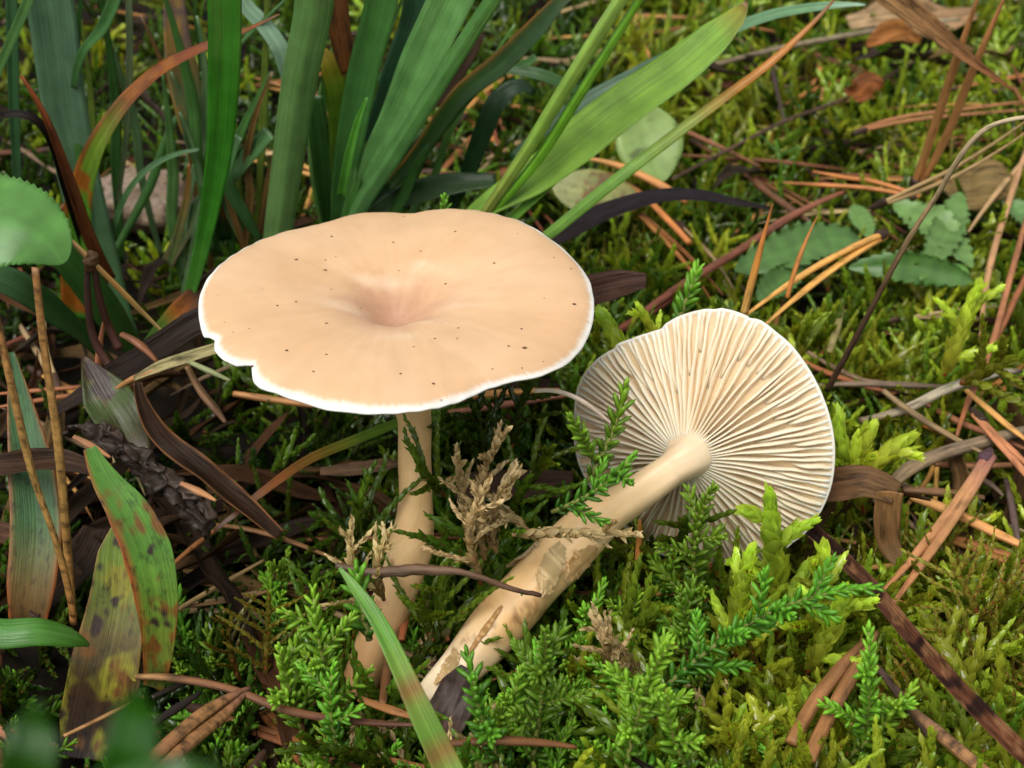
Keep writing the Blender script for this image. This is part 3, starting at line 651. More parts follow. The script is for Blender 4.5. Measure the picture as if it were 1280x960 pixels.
# grass shoot leaning right
B = at(545, 330, 25.0)
T3 = thing('grass_shoot', 'yellow green grass shoot leaning right with one very broad leaf', 'grass', B)
blade(T3, B, [(934, 2, 23.6, 4), (922, 20, 23.6, 28), (893, 48, 23.6, 50), (848, 86, 23.6, 60), (790, 126, 23.7, 64), (725, 176, 23.8, 66), (668, 222, 24, 52), (610, 256, 24.2, 34), (560, 300, 24.6, 18)], [(0, (110, 66, 40)), (.03, (150, 150, 50)), (.10, (120, 160, 52)), (.6, (126, 164, 60)), (1, (112, 150, 56))], n=70, nv=13, fold=.10, roll=[-12, -4], label='very broad ribbed yellow green leaf')
blade(T3, B, [(850, -110, 21.9, 18), (772, 0, 22.4, 19), (704, 108, 23, 20), (654, 190, 23.5, 18), (606, 262, 24, 15), (570, 315, 24.6, 12)], [(0, (148, 180, 90)), (.6, (140, 176, 76)), (.9, (150, 150, 76)), (1, (150, 120, 60))], fold=-.8, n=50, label='straight pale green stalk')
blade(T3, B, [(852, -90, 22, 8), (797, 0, 22.4, 11), (722, 118, 23, 15), (672, 196, 23.5, 15), (616, 264, 24, 11), (580, 315, 24.5, 9)], (112, 166, 48), fold=-.7, n=50)
blade(T3, B, [(762, 164, 23.7, 3), (722, 200, 23.7, 11), (680, 238, 23.8, 13), (640, 275, 24, 11), (600, 312, 24.5, 8)], (104, 152, 56), fold=.5)
blade(T3, B, [(1044, -2, 24.4, 3), (1010, 34, 24.2, 7), (962, 78, 23.9, 11), (906, 120, 23.7, 13), (850, 162, 23.5, 16), (764, 228, 23.4, 17), (690, 288, 23.6, 16), (630, 332, 24.2, 12)], [(0, (120, 80, 44)), (.12, (176, 116, 40)), (.28, (190, 132, 50)), (.42, (150, 168, 70)), (.6, (116, 158, 66)), (1, (104, 146, 60))], n=60, fold=-.4, label='narrow blade with an orange drying tip')
blade(T3, B, [(1082, 6, 27.0, 3), (1030, 8, 26.8, 12), (962, 20, 26.5, 15), (884, 50, 26.1, 16), (800, 90, 25.7, 18), (710, 140, 25.4, 18), (640, 200, 25.2, 14)], [(0, (170, 196, 180)), (.15, (120, 162, 120)), (.5, (72, 110, 78)), (1, (54, 92, 56))], n=60)

# leaves at the lower left
B = at(120, 915, 14.4)
T4 = thing('mottled_leaf_pair', 'two decaying strap leaves blotched yellow and purple brown at the lower left', 'leaf', B)
MOT = [((158, 152, 46), .75, .06, .4), ((128, 86, 36), .62, .26, .35), ((62, 46, 40), .5, .34, .3)]
blade(T4, B, [(158, 640, 16.6, 12), (150, 690, 16.2, 52), (146, 760, 15.7, 72), (132, 830, 15.2, 84), (118, 900, 14.8, 84), (108, 950, 14.4, 60)], [(0, (104, 132, 48)), (.25, (122, 146, 46)), (.5, (104, 92, 40)), (.75, (74, 52, 34)), (1, (50, 34, 24))], m=M_MOTT, n=150, nv=31, fold=.12, mott=MOT, edge=((150, 120, 60), .12), label='blotched leaf turning dark brown below')
blade(T4, B, [(112, 560, 15.6, 16), (132, 600, 15.4, 34), (160, 640, 15.2, 52), (184, 690, 15.0, 60), (196, 750, 14.8, 52), (198, 810, 14.7, 38), (192, 860, 14.7, 26)], [(0, (84, 138, 46)), (.45, (98, 148, 50)), (.75, (112, 134, 48)), (1, (96, 104, 42))], m=M_MOTT, n=150, nv=31, fold=.15, mott=MOT[1:], edge=((166, 92, 44), .4, 1), seed=11.3, label='green leaf with an orange and purple right edge')
lone('grass_leaf', 'upright green leaf with brown margins beside the two spotted needles', 'leaf', [(14, 440, 18.6, 8), (28, 520, 18.1, 36), (40, 590, 17.6, 56), (46, 660, 17.1, 62), (40, 730, 16.6, 58), (34, 790, 16.3, 40)], [(0, (64, 106, 60)), (.6, (76, 116, 70)), (.85, (120, 96, 50)), (1, (80, 50, 30))], n=60, nv=13, m=M_MOTT, edge=((166, 88, 40), .22))
lone('grass_leaf', 'smooth bright green leaf tip lying at the lower left', 'leaf', [(-60, 780, 14.2, 36), (0, 790, 14.2, 40), (50, 788, 14.3, 37), (90, 796, 14.5, 26), (112, 806, 14.7, 6)], [(0, (66, 122, 44)), (1, (86, 140, 54))], nv=9, fold=-.3)
lone('grass_leaf', 'slender green blade with a red brown patch rising at the foot of the fallen stem', 'leaf', [(424, 710, 13.3, 4), (446, 738, 13.1, 14), (474, 780, 12.8, 21), (502, 838, 12.4, 26), (530, 900, 12.0, 32), (556, 955, 11.7, 36), (590, 1030, 11.2, 40)], [(0, (112, 158, 70)), (.3, (100, 154, 50)), (.44, (118, 146, 54)), (.5, (136, 98, 46)), (.56, (116, 140, 52)), (.66, (104, 146, 48)), (.74, (132, 100, 46)), (.82, (122, 160, 60)), (1, (110, 160, 60))], n=60, nv=9, fold=.35)
lone('grass_leaf', 'thin leaf running green to brown under the tan cap', 'leaf', [(560, 505, 19.4, 10), (500, 528, 18.9, 13), (440, 552, 18.4, 14), (384, 576, 17.9, 13), (330, 614, 17.3, 11), (268, 664, 16.7, 5)], [(0, (110, 146, 44)), (.35, (106, 140, 44)), (.55, (128, 100, 40)), (.7, (136, 84, 44)), (1, (96, 62, 40))], n=50)
for pts, c in (([(150, 1010, 4.5, 60), (162, 950, 4.5, 66), (170, 890, 4.6, 52), (174, 862, 4.6, 12)], (40, 88, 16)), ([(24, 1010, 4.5, 74), (36, 950, 4.5, 70), (44, 905, 4.6, 50), (48, 882, 4.6, 12)], (40, 82, 18)), ([(70, 1040, 4.4, 60), (130, 1000, 4.4, 70), (230, 972, 4.4, 50), (280, 970, 4.5, 20)], (42, 84, 16))):
    lone('leaf_tip', 'out of focus green leaf tip poking up at the bottom left', 'leaf', pts, c, group='blurred leaf tips at the bottom left', nv=9)

# broad leaf entering from the left
def leaf_prof(k): return lambda u: np.maximum(np.sin(np.pi * np.clip(u, 0, 1) ** k) ** .62, .02)
B = at(-150, 470, 19.0)
L1 = thing('broad_leaf_plant', 'rounded green leaf with a finely toothed edge reaching in from the left', 'leaf', B)
put('leaf_blade', ribbon([at(-190, 262, 18.6), at(-110, 258, 18.4), at(-30, 268, 18.2), at(40, 290, 18.0), at(80, 330, 17.9)], px2cm([at(-30, 268, 18.2)] * 5, [150] * 5), veined((90, 142, 66)), n=205, nv=13, fold=-.12, ripple=.05, serr=(34, .07), hint=(.05, -.55, .83), prof=leaf_prof(1.25), seed=3), M_LEAF, L1, B)
put('petiole', tube([at(-190, 262, 18.6), at(-178, 360, 18.8), B], [.09, .09, .1], (110, 130, 70)), M_STALK, L1, B)

# toothed leaves in the moss at the right
B = G(1115, 345, -.6)
L2 = thing('nettle_like_plant', 'low plant with soft pale green toothed leaves in the moss behind the fallen cap', 'plant', B)
for k, (pts, wpx, c, rl) in enumerate((
    ([(1075, 300), (1030, 300), (980, 316), (918, 338)], 62, (98, 138, 74), 0),
    ([(1010, 330), (985, 345), (960, 362), (948, 376)], 42, (92, 132, 66), 10),
    ([(1215, 335), (1188, 306), (1160, 280), (1116, 252)], 62, (122, 160, 90), -8),
    ([(1150, 350), (1174, 310), (1190, 275), (1200, 240)], 46, (112, 150, 82), 14),
    ([(1060, 335), (1110, 332), (1160, 338), (1216, 352)], 44, (88, 130, 62), -25),
    ([(1085, 300), (1082, 285), (1074, 270), (1066, 256)], 30, (112, 150, 80), 0),
    ([(1180, 352), (1192, 346), (1200, 340), (1206, 332)], 30, (116, 164, 84), 0),
    ([(1330, 300), (1300, 280), (1280, 268), (1262, 250)], 46, (104, 142, 84), 0))):
    P = [G(x, y, .55) for x, y in pts]; P = [at(x, y, np.interp(i, [0, 3], [P[0][1], P[-1][1]])) for i, (x, y) in enumerate(pts)]
    put('leaf', ribbon(P, px2cm(P, [wpx] * 4), veined(c), n=133, nv=13, fold=.25, ripple=.16, serr=(11, .26), hint=(.0, -.7, .7), roll=rl, prof=leaf_prof(1.1), seed=k * 3.1), M_LEAF, L2, B)
    protect(P, wpx * .45)
P = [at(800, 128, 31.5), at(808, 165, 31.2), at(818, 200, 30.8), at(828, 228, 30.5)]
o = put('round_leaf', ribbon(P, px2cm(P, [84] * 4), [(0, (150, 176, 104)), (1, (138, 168, 90))], n=60, nv=11, fold=.1, prof=leaf_prof(1), mott=[((90, 110, 50), .5, .3, .2)], seed=4.4), M_LEAF, None, P[0]); protect(P, 36)
tag(o, 'pale green round leaf spotted with brown behind the narrow orange tipped blade', 'leaf')
P = [at(690, 228, 29.6), at(722, 238, 29.4), at(760, 246, 29.3), at(802, 252, 29.2)]
o = put('round_leaf', ribbon(P, px2cm(P, [66] * 4), [(0, (166, 170, 110)), (.6, (150, 156, 80)), (1, (140, 130, 60))], n=60, nv=11, fold=.1, prof=leaf_prof(1), mott=[((130, 96, 46), .8, .15, .1)], seed=6.4), M_MOTT, None, P[0]); protect(P, 26)
tag(o, 'yellowing round leaf lying above the black curled leaf', 'leaf')
# ------------------------------------------------------------------ litter: needles, twigs, dead leaves, stone
def lie(pts, lift=0.25, lift2=None, Y0=None, Y1=None):
    """a stiff piece: its two ends rest on the litter, the rest runs straight between them"""
    a = G(*pts[0], lift)[1] if Y0 is None else Y0
    b = G(*pts[-1], lift if lift2 is None else lift2)[1] if Y1 is None else Y1
    q = np.array(pts, float); d = np.concatenate(([0], np.cumsum(np.linalg.norm(np.diff(q, axis=0), axis=1)))); d /= d[-1]
    return [at(x, y, 1.0 / ((1 - s) / a + s / b)) for (x, y), s in zip(pts, d)]
def stick(name, label, cat, pts, wpx, cols, lift=.25, lift2=None, m=None, group=None, flat=.75, lump=.12, lsc=.8, Y0=None, Y1=None, ends=(.75, .5), n=30):
    P = lie(pts, lift, lift2, Y0, Y1); R = [v * .5 for v in px2cm(P, [wpx] * len(P))]
    R[0] *= ends[0]; R[-1] *= ends[1]
    o = put(name, tube(P, R, cols, n=n, ns=10, flat=flat, lump=lump, lsc=lsc, seed=pts[0][0] * .1), m or M_NEEDLE, None, P[0]); protect(P, wpx * .5)
    return tag(o, label, cat, group)
def pair(label, lines, wpx, cols, lift=.3, lift2=None, sheath=None, m=None, Y0=None, Y1=None):
    """two needles in one sheath; every line starts at the sheath"""
    Ps = [lie(l, lift, lift2, Y0, Y1) for l in lines]; B = Ps[0][0]
    t = thing('pine_needle_pair', label, 'pine needles', B)
    for k, P in enumerate(Ps):
        R = [v * .5 for v in px2cm(P, [wpx] * len(P))]; R[-1] *= .35
        put('needle', tube(P, R, cols, n=34, ns=8, flat=.7, seed=k + lines[0][0][0] * .1), m or M_NEEDLE, t, B); protect(P, wpx * .5)
    if sheath is False: return t
    d = unit(Ps[0][1] - Ps[0][0]); s = .32
    put('sheath', tube([B - d * .12, B + d * s * .5, B + d * s], [.05, .5 * wpx * 1.5 * fdepth(B) / FPX, .45 * wpx * 1.4 * fdepth(B) / FPX], sheath or (62, 44, 34), n=10, ns=9, lump=.3, lsc=.2), M_BARK, t, B)
    return t

TAN, RED, GRY, RUST = (176, 132, 84), (128, 78, 52), (150, 132, 108), (182, 116, 60)
# right half
pair('two long orange needles standing almost upright at the upper right', [[(1142, 236), (1166, 165), (1194, 80), (1224, -8)], [(1146, 238), (1184, 168), (1216, 88), (1258, -8)]], 11, [(0, (176, 124, 76)), (1, (190, 132, 84))], .5, Y0=27.5, Y1=25.0)
pair('pair of tan needles leaving one sheath towards the right edge', [[(1094, 258), (1140, 236), (1200, 206), (1290, 146)], [(1094, 258), (1142, 242), (1206, 214), (1290, 160)]], 8, (178, 148, 104), .5, Y0=27.5, Y1=26.0)
pair('two flat orange needles crossing the moss left of the tan sheath', [[(1140, 246), (1090, 236), (1040, 232), (972, 228)], [(1150, 246), (1096, 228), (1056, 222), (1016, 214)]], 8, (188, 120, 66), .45)
pair('brown needles running level to the right edge below the upright ones', [[(1070, 166), (1130, 152), (1200, 144), (1300, 136)], [(1070, 164), (1130, 146), (1210, 136), (1300, 124)]], 7, (156, 106, 70), .4)
pair('two orange yellow needles rising behind the top of the fallen cap', [[(1106, 292), (1060, 312), (1000, 346), (922, 402)], [(1106, 296), (1062, 322), (1010, 360), (950, 412)]], 10, [(0, (206, 150, 74)), (1, (214, 160, 84))], .9, Y0=25, Y1=20.5)
stick('pine_needle', 'flat orange needle standing on end before the toothed leaf', 'pine needle', [(930, 392), (944, 336), (966, 254)], 12, [(0, (190, 150, 84)), (.5, (186, 122, 52)), (1, (170, 100, 56))], .2, Y0=20.6, Y1=20.9, ends=(1, .15))
stick('pine_needle', 'short orange needle leaning beside the upright flat one', 'pine needle', [(984, 372), (1000, 320), (1022, 270)], 8, (178, 116, 60), .2, Y0=21.6, Y1=21.9, ends=(1, .2))
stick('twig', 'reddish straight stalk rising right from behind the tan cap edge', 'twig', [(792, 400), (850, 358), (920, 316), (990, 270), (1060, 238)], 12, [(0, (126, 74, 58)), (1, (132, 82, 60))], .35, lump=.1)
stick('twig', 'second reddish stalk lying parallel under the first', 'twig', [(752, 422), (800, 398), (850, 366)], 14, (120, 66, 52), .25, lump=.1)
stick('twig', 'grey dry stem lying across the top right corner moss', 'twig', [(800, 96), (880, 84), (960, 64), (1050, 46), (1134, 32), (1200, 24)], 9, [(0, (128, 110, 84)), (1, (160, 146, 120))], .7, m=M_STALK)
stick('twig', 'thin dark branching stem crossing the moss above the black leaf', 'twig', [(840, 224), (905, 190), (980, 152), (1060, 122), (1120, 90), (1172, 58)], 6, (86, 62, 46), .7, m=M_STALK)
stick('twig', 'dark stem dropping from the thin branching one', 'twig', [(960, 60), (968, 100), (980, 150)], 6, (70, 52, 50), .6, m=M_STALK)
stick('twig', 'brown slanting stem below the broad ribbed leaf', 'twig', [(806, 132), (850, 160), (905, 186), (950, 208)], 7, (124, 80, 56), .5)
stick('twig', 'short thick brown stalk lying on the black leaf end', 'twig', [(918, 205), (950, 232), (984, 258), (1014, 278)], 12, [(0, (110, 72, 44)), (1, (84, 56, 40))], .6, ends=(.4, .6))
stick('pine_needle', 'broken orange needle lying over the black curled leaf', 'pine needle', [(732, 198), (780, 210), (826, 232), (858, 252)], 13, [(0, (176, 130, 74)), (1, (206, 138, 84))], .9, ends=(.4, .8))
stick('pine_needle', 'broken orange needle ending below the black curled leaf', 'pine needle', [(770, 222), (806, 246), (836, 276), (862, 304)], 10, [(0, (160, 106, 60)), (1, (206, 128, 72))], .45, ends=(.5, .9))
# arched stalk at the right
ar = [(1300, 147, 18.0), (1262, 150, 18.0), (1228, 164, 18.1), (1200, 196, 18.2), (1176, 236, 18.4), (1134, 302, 18.7), (1086, 392, 19.1), (1034, 488, 19.6)]
P = [at(*q) for q in ar]
o = put('dry_stalk', tube(P, px2cm(P, [3.2, 3.2, 3.4, 3.6, 3.4, 3.6, 3.8, 4]), [(0, (190, 172, 138)), (.4, (160, 134, 98)), (.6, (96, 72, 52)), (1, (78, 58, 44))], n=60, ns=8, lump=.2, lsc=.2), M_STALK, None, P[-1]); protect(P, 5)
tag(o, 'thin arched dry stalk coming down from the right edge', 'stalk')
for lab, pts, wp, cc in (('slender rust needle hanging along the right edge', [(1290, 170), (1262, 250), (1236, 340), (1226, 430)], 8, (172, 130, 92)), ('straight red brown needle slanting down by the right edge', [(1290, 330), (1256, 400), (1222, 470), (1196, 545)], 9, (142, 88, 56)), ('second red brown needle slanting below the first one by the edge', [(1290, 250), (1262, 350), (1240, 430), (1204, 520)], 8, (152, 100, 68)), ('tan needle leaning at the right edge above the toothed leaves', [(1285, 196), (1250, 236), (1210, 290)], 7, (176, 144, 104)), ('greenish straight needle rising behind the dark arched stalk', [(1036, 440), (1046, 410), (1054, 374)], 10, (142, 130, 84))):
    stick('pine_needle', lab, 'pine needle', pts, wp, cc, .5)
stick('twig', 'grey level twig right beside the fallen cap rim', 'twig', [(1022, 482), (1080, 480), (1140, 482), (1196, 484)], 11, [(0, (140, 118, 96)), (1, (104, 86, 72))], .5, m=M_STALK)
stick('twig', 'pale bleached needle rising to a dark knot at the right', 'twig', [(1076, 526), (1130, 512), (1180, 488), (1230, 470), (1276, 464)], 15, [(0, (134, 116, 92)), (.4, (190, 176, 152)), (.8, (206, 196, 178)), (1, (90, 70, 60))], .55, .8, m=M_STALK)
stick('twig', 'thick grey brown dead stem curving down under the bleached needle', 'twig', [(1108, 614), (1140, 584), (1180, 566), (1230, 552), (1300, 532)], 21, [(0, (150, 126, 94)), (.4, (136, 116, 94)), (1, (150, 132, 106))], .5, m=M_STALK, lump=.15)
stick('twig', 'scaly tan stem slanting down to the purple needle sheath', 'twig', [(1104, 488), (1140, 516), (1190, 546), (1234, 568)], 11, [(0, (150, 126, 90)), (1, (146, 118, 80))], .9, .8, m=M_STALK, lump=.3)
pair('pair of purplish tan needles fanning down left from a dark sheath', [[(1236, 566), (1204, 616), (1152, 684), (1094, 750)], [(1240, 570), (1200, 636), (1160, 694), (1110, 764)]], 13, [(0, (146, 96, 88)), (.3, (176, 128, 86)), (1, (166, 112, 74))], 1.1, .6, sheath=(88, 62, 70))
stick('pine_needle', 'orange needle running right under the purple sheathed pair', 'pine needle', [(1140, 622), (1190, 640), (1240, 664), (1300, 692)], 17, [(0, (190, 140, 88)), (1, (204, 142, 80))], .5)
stick('pine_needle', 'dry yellow orange needle reaching the right edge above the thick stem', 'pine needle', [(1208, 488), (1236, 512), (1262, 534), (1300, 562)], 10, (198, 146, 84), .8)
pair('short reddish needle pair lying on the thick stem at the right edge', [[(1218, 516), (1240, 540), (1268, 566), (1300, 596)], [(1218, 518), (1250, 556), (1280, 590), (1300, 618)]], 11, (178, 118, 82), .9)
for lab, pts, wp, cc in (('rust brown needle under the bleached one', [(1150, 500), (1200, 528), (1250, 548), (1290, 566)], 11, (138, 88, 60)), ('orange tipped short needle at the thick stem', [(1156, 532), (1178, 540), (1208, 556)], 12, (178, 108, 50)), ('dark red needle behind the cap rim and level twig', [(1000, 450), (1060, 476), (1120, 492)], 10, (150, 88, 54)), ('brown needle parallel to the dark red one behind the cap rim', [(1010, 440), (1070, 472), (1100, 476)], 9, (130, 104, 80)), ('level brown needle under the purple sheath', [(1168, 580), (1220, 582), (1290, 580)], 12, (156, 108, 74)), ('dull brown flat needle below the thick stem', [(1128, 612), (1180, 616), (1230, 622)], 15, (120, 88, 62)), ('dark twig hanging at the lower right edge', [(1258, 600), (1268, 650), (1274, 690)], 10, (92, 74, 70)), ('small dark twig right of the purple sheathed pair', [(1206, 590), (1236, 604), (1254, 620)], 9, (100, 82, 68))):
    stick('pine_needle', lab, 'pine needle', pts, wp, cc, .3)
# broad dead blades on the right
def strip(name, label, pts, wpx, cols, lift=.3, lift2=None, m=None, cat='dead leaf', Y0=None, Y1=None, **kw):
    P = lie(pts, lift, lift2, Y0, Y1)
    W = px2cm(P, wpx if isinstance(wpx, (list, tuple)) else [wpx] * len(P))
    kw.setdefault('seed', pts[0][0] * .21)
    o = put(name, ribbon(P, W, cols, **kw), m or M_DRY, None, P[0]); protect(P, max(wpx) * .5 if isinstance(wpx, (list, tuple)) else wpx * .5)
    return tag(o, label, cat)
strip('dead_grass_blade', 'long purple brown dead blade running down to the lower right corner', [(996, 652), (1040, 690), (1092, 742), (1150, 812), (1220, 888), (1310, 976)], [20, 20, 22, 22, 24, 26], [(0, (84, 56, 48)), (.5, (98, 62, 46)), (1, (104, 64, 42))], .7, 1.2, fold=.95, n=80, nv=9, ripple=.12, mott=[((142, 100, 70), .35, .2, .15), ((48, 30, 26), .5, .15, .15)])
pair('two thick brown needles lying under the long dead blade', [[(1010, 950), (1034, 900), (1066, 842), (1096, 790)], [(990, 930), (1016, 880), (1050, 836), (1080, 800)]], 19, [(0, (150, 104, 66)), (1, (140, 98, 66))], .5, sheath=False)
stick('pine_needle', 'tan needle with dark bars in the bottom right corner', 'pine needle', [(1128, 876), (1166, 910), (1206, 944), (1260, 990)], 20, [(0, (120, 92, 76)), (1, (196, 140, 86))], .8, m=M_NSPOT, ends=(.3, .9))
stick('twig', 'dark twig crossing behind the barred needle', 'twig', [(1094, 832), (1130, 876), (1170, 936)], 13, (98, 76, 70), .4, m=M_STALK)
strip('dead_grass_blade', 'broad brown dead blade sticking out behind the fallen cap rim', [(1010, 612), (1050, 606), (1086, 604), (1120, 618)], [44, 46, 42, 30], [(0, (92, 64, 40)), (1, (118, 88, 58))], .9, 1.0, ripple=.2, n=50, fold=.2, nv=9, Y0=17.6, Y1=17.2)
strip('dead_grass_blade', 'folded tan brown blade end hanging down beside the purple needles', [(1112, 614), (1108, 650), (1112, 682), (1128, 704)], [34, 34, 28, 16], [(0, (140, 104, 64)), (.6, (128, 94, 60)), (1, (150, 120, 90))], .9, .3, fold=.2, nv=9, Y0=17.15, Y1=17.0, hint=(0, -1, .1))
strip('dead_grass_blade', 'long tan dead leaf narrowing to a point in the top right corner', [(1060, -40), (1112, -2), (1160, 34), (1208, 72), (1268, 114)], [34, 36, 30, 16, 3], [(0, (160, 122, 78)), (.5, (150, 110, 72)), (1, (140, 90, 54))], .9, Y0=25, Y1=25.6, fold=.35, n=50)
strip('dead_leaf', 'pale crumpled dead leaf under the top right corner', [(1060, 30), (1110, 20), (1170, 24), (1220, 18)], [20, 44, 46, 16], [(0, (176, 148, 112)), (1, (160, 126, 92))], .3, n=40, nv=9, ripple=.3)
strip('dead_leaf', 'rusty curled dead leaf by the thin branching stem', [(1056, 112), (1072, 118), (1086, 106), (1100, 112)], [10, 34, 36, 10], (140, 84, 44), .8, n=40, nv=9, ripple=.5, fold=.5)
strip('dead_leaf', 'rusty small dead leaf behind the pale crumpled one', [(1084, 58), (1104, 50), (1126, 44), (1150, 52)], [10, 34, 30, 8], (158, 104, 54), .8, n=40, nv=9, ripple=.5, fold=.5)
strip('dead_leaf', 'olive brown leaf lying in the moss near the right edge', [(1180, 226), (1210, 238), (1240, 232), (1268, 240)], [16, 62, 66, 20], (130, 108, 66), .3, n=40, nv=9, ripple=.15)
strip('black_leaf', 'black purple curled leaf arching over the moss behind the caps', [(664, 312), (706, 292), (760, 266), (820, 248), (872, 246), (920, 254), (966, 262)], [18, 32, 30, 26, 22, 16, 6], [(0, (52, 42, 42)), (.5, (48, 40, 48)), (1, (40, 34, 34))], .6, fold=.3, n=60, nv=9, roll=[10, 30], Y0=26.5, Y1=26.0)
strip('dead_grass_blade', 'dark brown dead blade end showing right of the tan cap', [(700, 376), (745, 364), (780, 356), (808, 352)], [40, 40, 34, 22], (66, 44, 34), .8, fold=.3, ripple=.25, n=50, nv=9, Y0=20, Y1=19.6)
strip('dead_grass_blade', 'dark brown blade lying level between the two stems', [(570, 608), (620, 606), (670, 606), (716, 606)], [34, 38, 40, 36], (84, 62, 50), .4, fold=.1, nv=9)
stick('pine_needle', 'orange brown needle just under the tan cap edge', 'pine needle', [(566, 500), (620, 492), (700, 488)], 13, (186, 132, 72), .5)
stick('pine_needle', 'pinkish brown needle below the orange brown one under the cap edge', 'pine needle', [(560, 516), (630, 506), (712, 494)], 12, (150, 98, 76), .45)
# the white thread of grass before the fallen cap
ar = [(668, 489, 17.0), (700, 490, 16.9), (730, 503, 16.8), (768, 534, 16.7)]
P = [at(*q) for q in ar]
o = put('grass_thread', tube(P, px2cm(P, [2.6, 3, 3, 1.4]), [(0, (226, 216, 196)), (1, (216, 190, 176))], n=30, ns=8), M_NEEDLE, None, P[0]); tag(o, 'thin white bent grass thread crossing the left edge of the gills', 'grass thread')

# left half
pair('two orange red needles slipping under the big leaf at the left', [[(150, 478), (96, 484), (48, 488), (-20, 494)], [(150, 480), (100, 492), (50, 500), (-20, 512)]], 8, (150, 92, 56), .3)
for lab, pts in (('tall black spotted straw needle left of its twin', [(-8, 380, 15.0), (14, 480, 15.1), (40, 590, 15.2), (74, 690, 15.3), (92, 770, 15.4)]), ('tall black spotted straw needle hanging from under the round leaf', [(44, 335, 15.6), (56, 440, 15.6), (72, 550, 15.6), (84, 680, 15.6), (92, 780, 15.6)])):
    P = [at(*q) for q in pts]
    o = put('pine_needle', tube(P, [v * .5 for v in px2cm(P, [10, 12, 13, 12, 10])], [(0, (160, 112, 66)), (.5, (190, 148, 84)), (1, (168, 118, 64))], n=50, ns=10, flat=.6, seed=pts[0][0]), M_NSPOT, None, P[-1]); protect(P, 6); tag(o, lab, 'pine needle')
B = at(113, 324, 19.6)
t = thing('dry_stem_pair', 'two dark brown bristly stems joined by one knot', 'stems', B)
for pts in ([(110, 330, 19.6), (110, 380, 19.5), (118, 425, 19.4), (134, 452, 19.3), (142, 466, 19.2)], [(118, 330, 19.6), (124, 370, 19.6), (136, 408, 19.6), (150, 436, 19.5)]):
    P = [at(*q) for q in pts]; put('stem', tube(P, [v * .5 for v in px2cm(P, [8, 9, 10, 12, 12][:len(P)])], [(0, (74, 46, 38)), (1, (92, 52, 36))], n=30, ns=9, lump=.15, lsc=.15), M_STALK, t, B); protect(P, 6)
put('knot', tube([at(116, 314, 19.6), at(114, 324, 19.55), at(113, 336, 19.6)], [.07, .14, .08], (104, 74, 46), n=12, ns=10, lump=.6, lsc=.08), M_BARK, t, B)
stick('pine_needle', 'tan needle pair slanting down from the round leaf to the cap', 'pine needle', [(72, 284), (118, 330), (160, 372), (208, 420)], 10, [(0, (200, 164, 112)), (.5, (178, 132, 70)), (1, (190, 160, 104))], .4, Y0=19.4, Y1=20.0)
stick('pine_needle', 'orange pink needle upright behind the bristly stems', 'pine needle', [(122, 474), (124, 440), (130, 402)], 11, (190, 122, 84), .3, Y0=19.6, Y1=19.8)
strip('dead_grass_blade', 'wide near black dead blade running up to the left edge of the tan cap', [(60, 520), (140, 470), (200, 434), (260, 398), (320, 380)], [14, 30, 36, 36, 32], [(0, (50, 36, 28)), (1, (44, 34, 30))], .5, fold=.3, ripple=.3, n=70, nv=9, Y0=18.6, Y1=19.6)
B = at(105, 510, 18.4)
t = thing('needle_sheath', 'pale brown pointed sheath with a green grey dry blade under the cap notch', 'dry grass', B)
P = [at(104, 510, 18.4), at(140, 490, 18.3), at(170, 472, 18.2), at(200, 462, 18.15)]
put('sheath', tube(P, px2cm(P, [1, 5.5, 7, 6]), [(0, (190, 150, 98)), (.5, (166, 118, 70)), (1, (150, 104, 66))], n=30, ns=10, flat=.6), M_NEEDLE, t, B); protect(P, 9)
P = [at(168, 474, 18.1), at(200, 460, 18.1), at(236, 448, 18.1), at(282, 434, 18.1)]
put('blade', ribbon(P, px2cm(P, [6, 15, 16, 15]), (166, 156, 112), n=30, fold=.7), M_DRY, t, B); protect(P, 9)
stick('pine_needle', 'brown blunt needle pointing down right below the cap notch', 'pine needle', [(234, 458), (252, 490), (270, 512), (282, 528)], 12, [(0, (140, 104, 70)), (1, (110, 80, 62))], .5, Y0=18.4, Y1=18.0)
stick('pine_needle', 'orange stick lying half hidden below the cap on the left', 'pine needle', [(292, 492), (330, 498), (372, 504), (408, 510)], 12, (176, 124, 76), .3)
stick('twig', 'pale green thin stalk rising to the cap notch', 'twig', [(236, 452), (262, 464), (288, 476)], 10, (140, 146, 104), .4, Y0=18.9, Y1=18.6)
stick('pine_needle', 'chestnut flat needle lying on the near black blade', 'pine needle', [(152, 418), (176, 432), (196, 452)], 13, (122, 78, 50), .8, Y0=18.8, Y1=18.5)
# dark leaves at the left
strip('dead_grass_blade', 'flat dark brown leaf with an olive middle under the pale sheath', [(104, 446), (132, 496), (158, 540), (182, 590)], [6, 58, 60, 14], [(0, (80, 58, 32)), (.4, (70, 88, 40)), (1, (74, 52, 44))], .15, m=M_MOTT, fold=.35, ripple=.3, nv=13, n=60, Y0=18.6, Y1=17.2, mott=[((150, 120, 40), .5, .2, .2), ((60, 40, 34), .5, .2, .15)])
strip('dead_grass_blade', 'long curved chocolate leaf running down right under the cap', [(172, 478), (190, 530), (230, 570), (280, 610), (350, 670)], [10, 24, 30, 30, 14], (52, 36, 24), .1, fold=.6, ripple=.35, nv=9, n=70, Y0=17.9, Y1=16.6, edge=((150, 100, 60), .1))
strip('dead_grass_blade', 'brown leaf strip lying level at the left edge', [(-30, 582), (30, 580), (80, 578), (130, 592)], [30, 32, 30, 12], (62, 42, 28), .3, fold=.35, ripple=.3, n=50, nv=9, Y0=17.4, Y1=16.8)
strip('dead_grass_blade', 'brown leaf strip below the level one at the left edge', [(-20, 660), (10, 668), (40, 676), (100, 720)], [22, 30, 26, 12], (84, 58, 44), .2, nv=9)
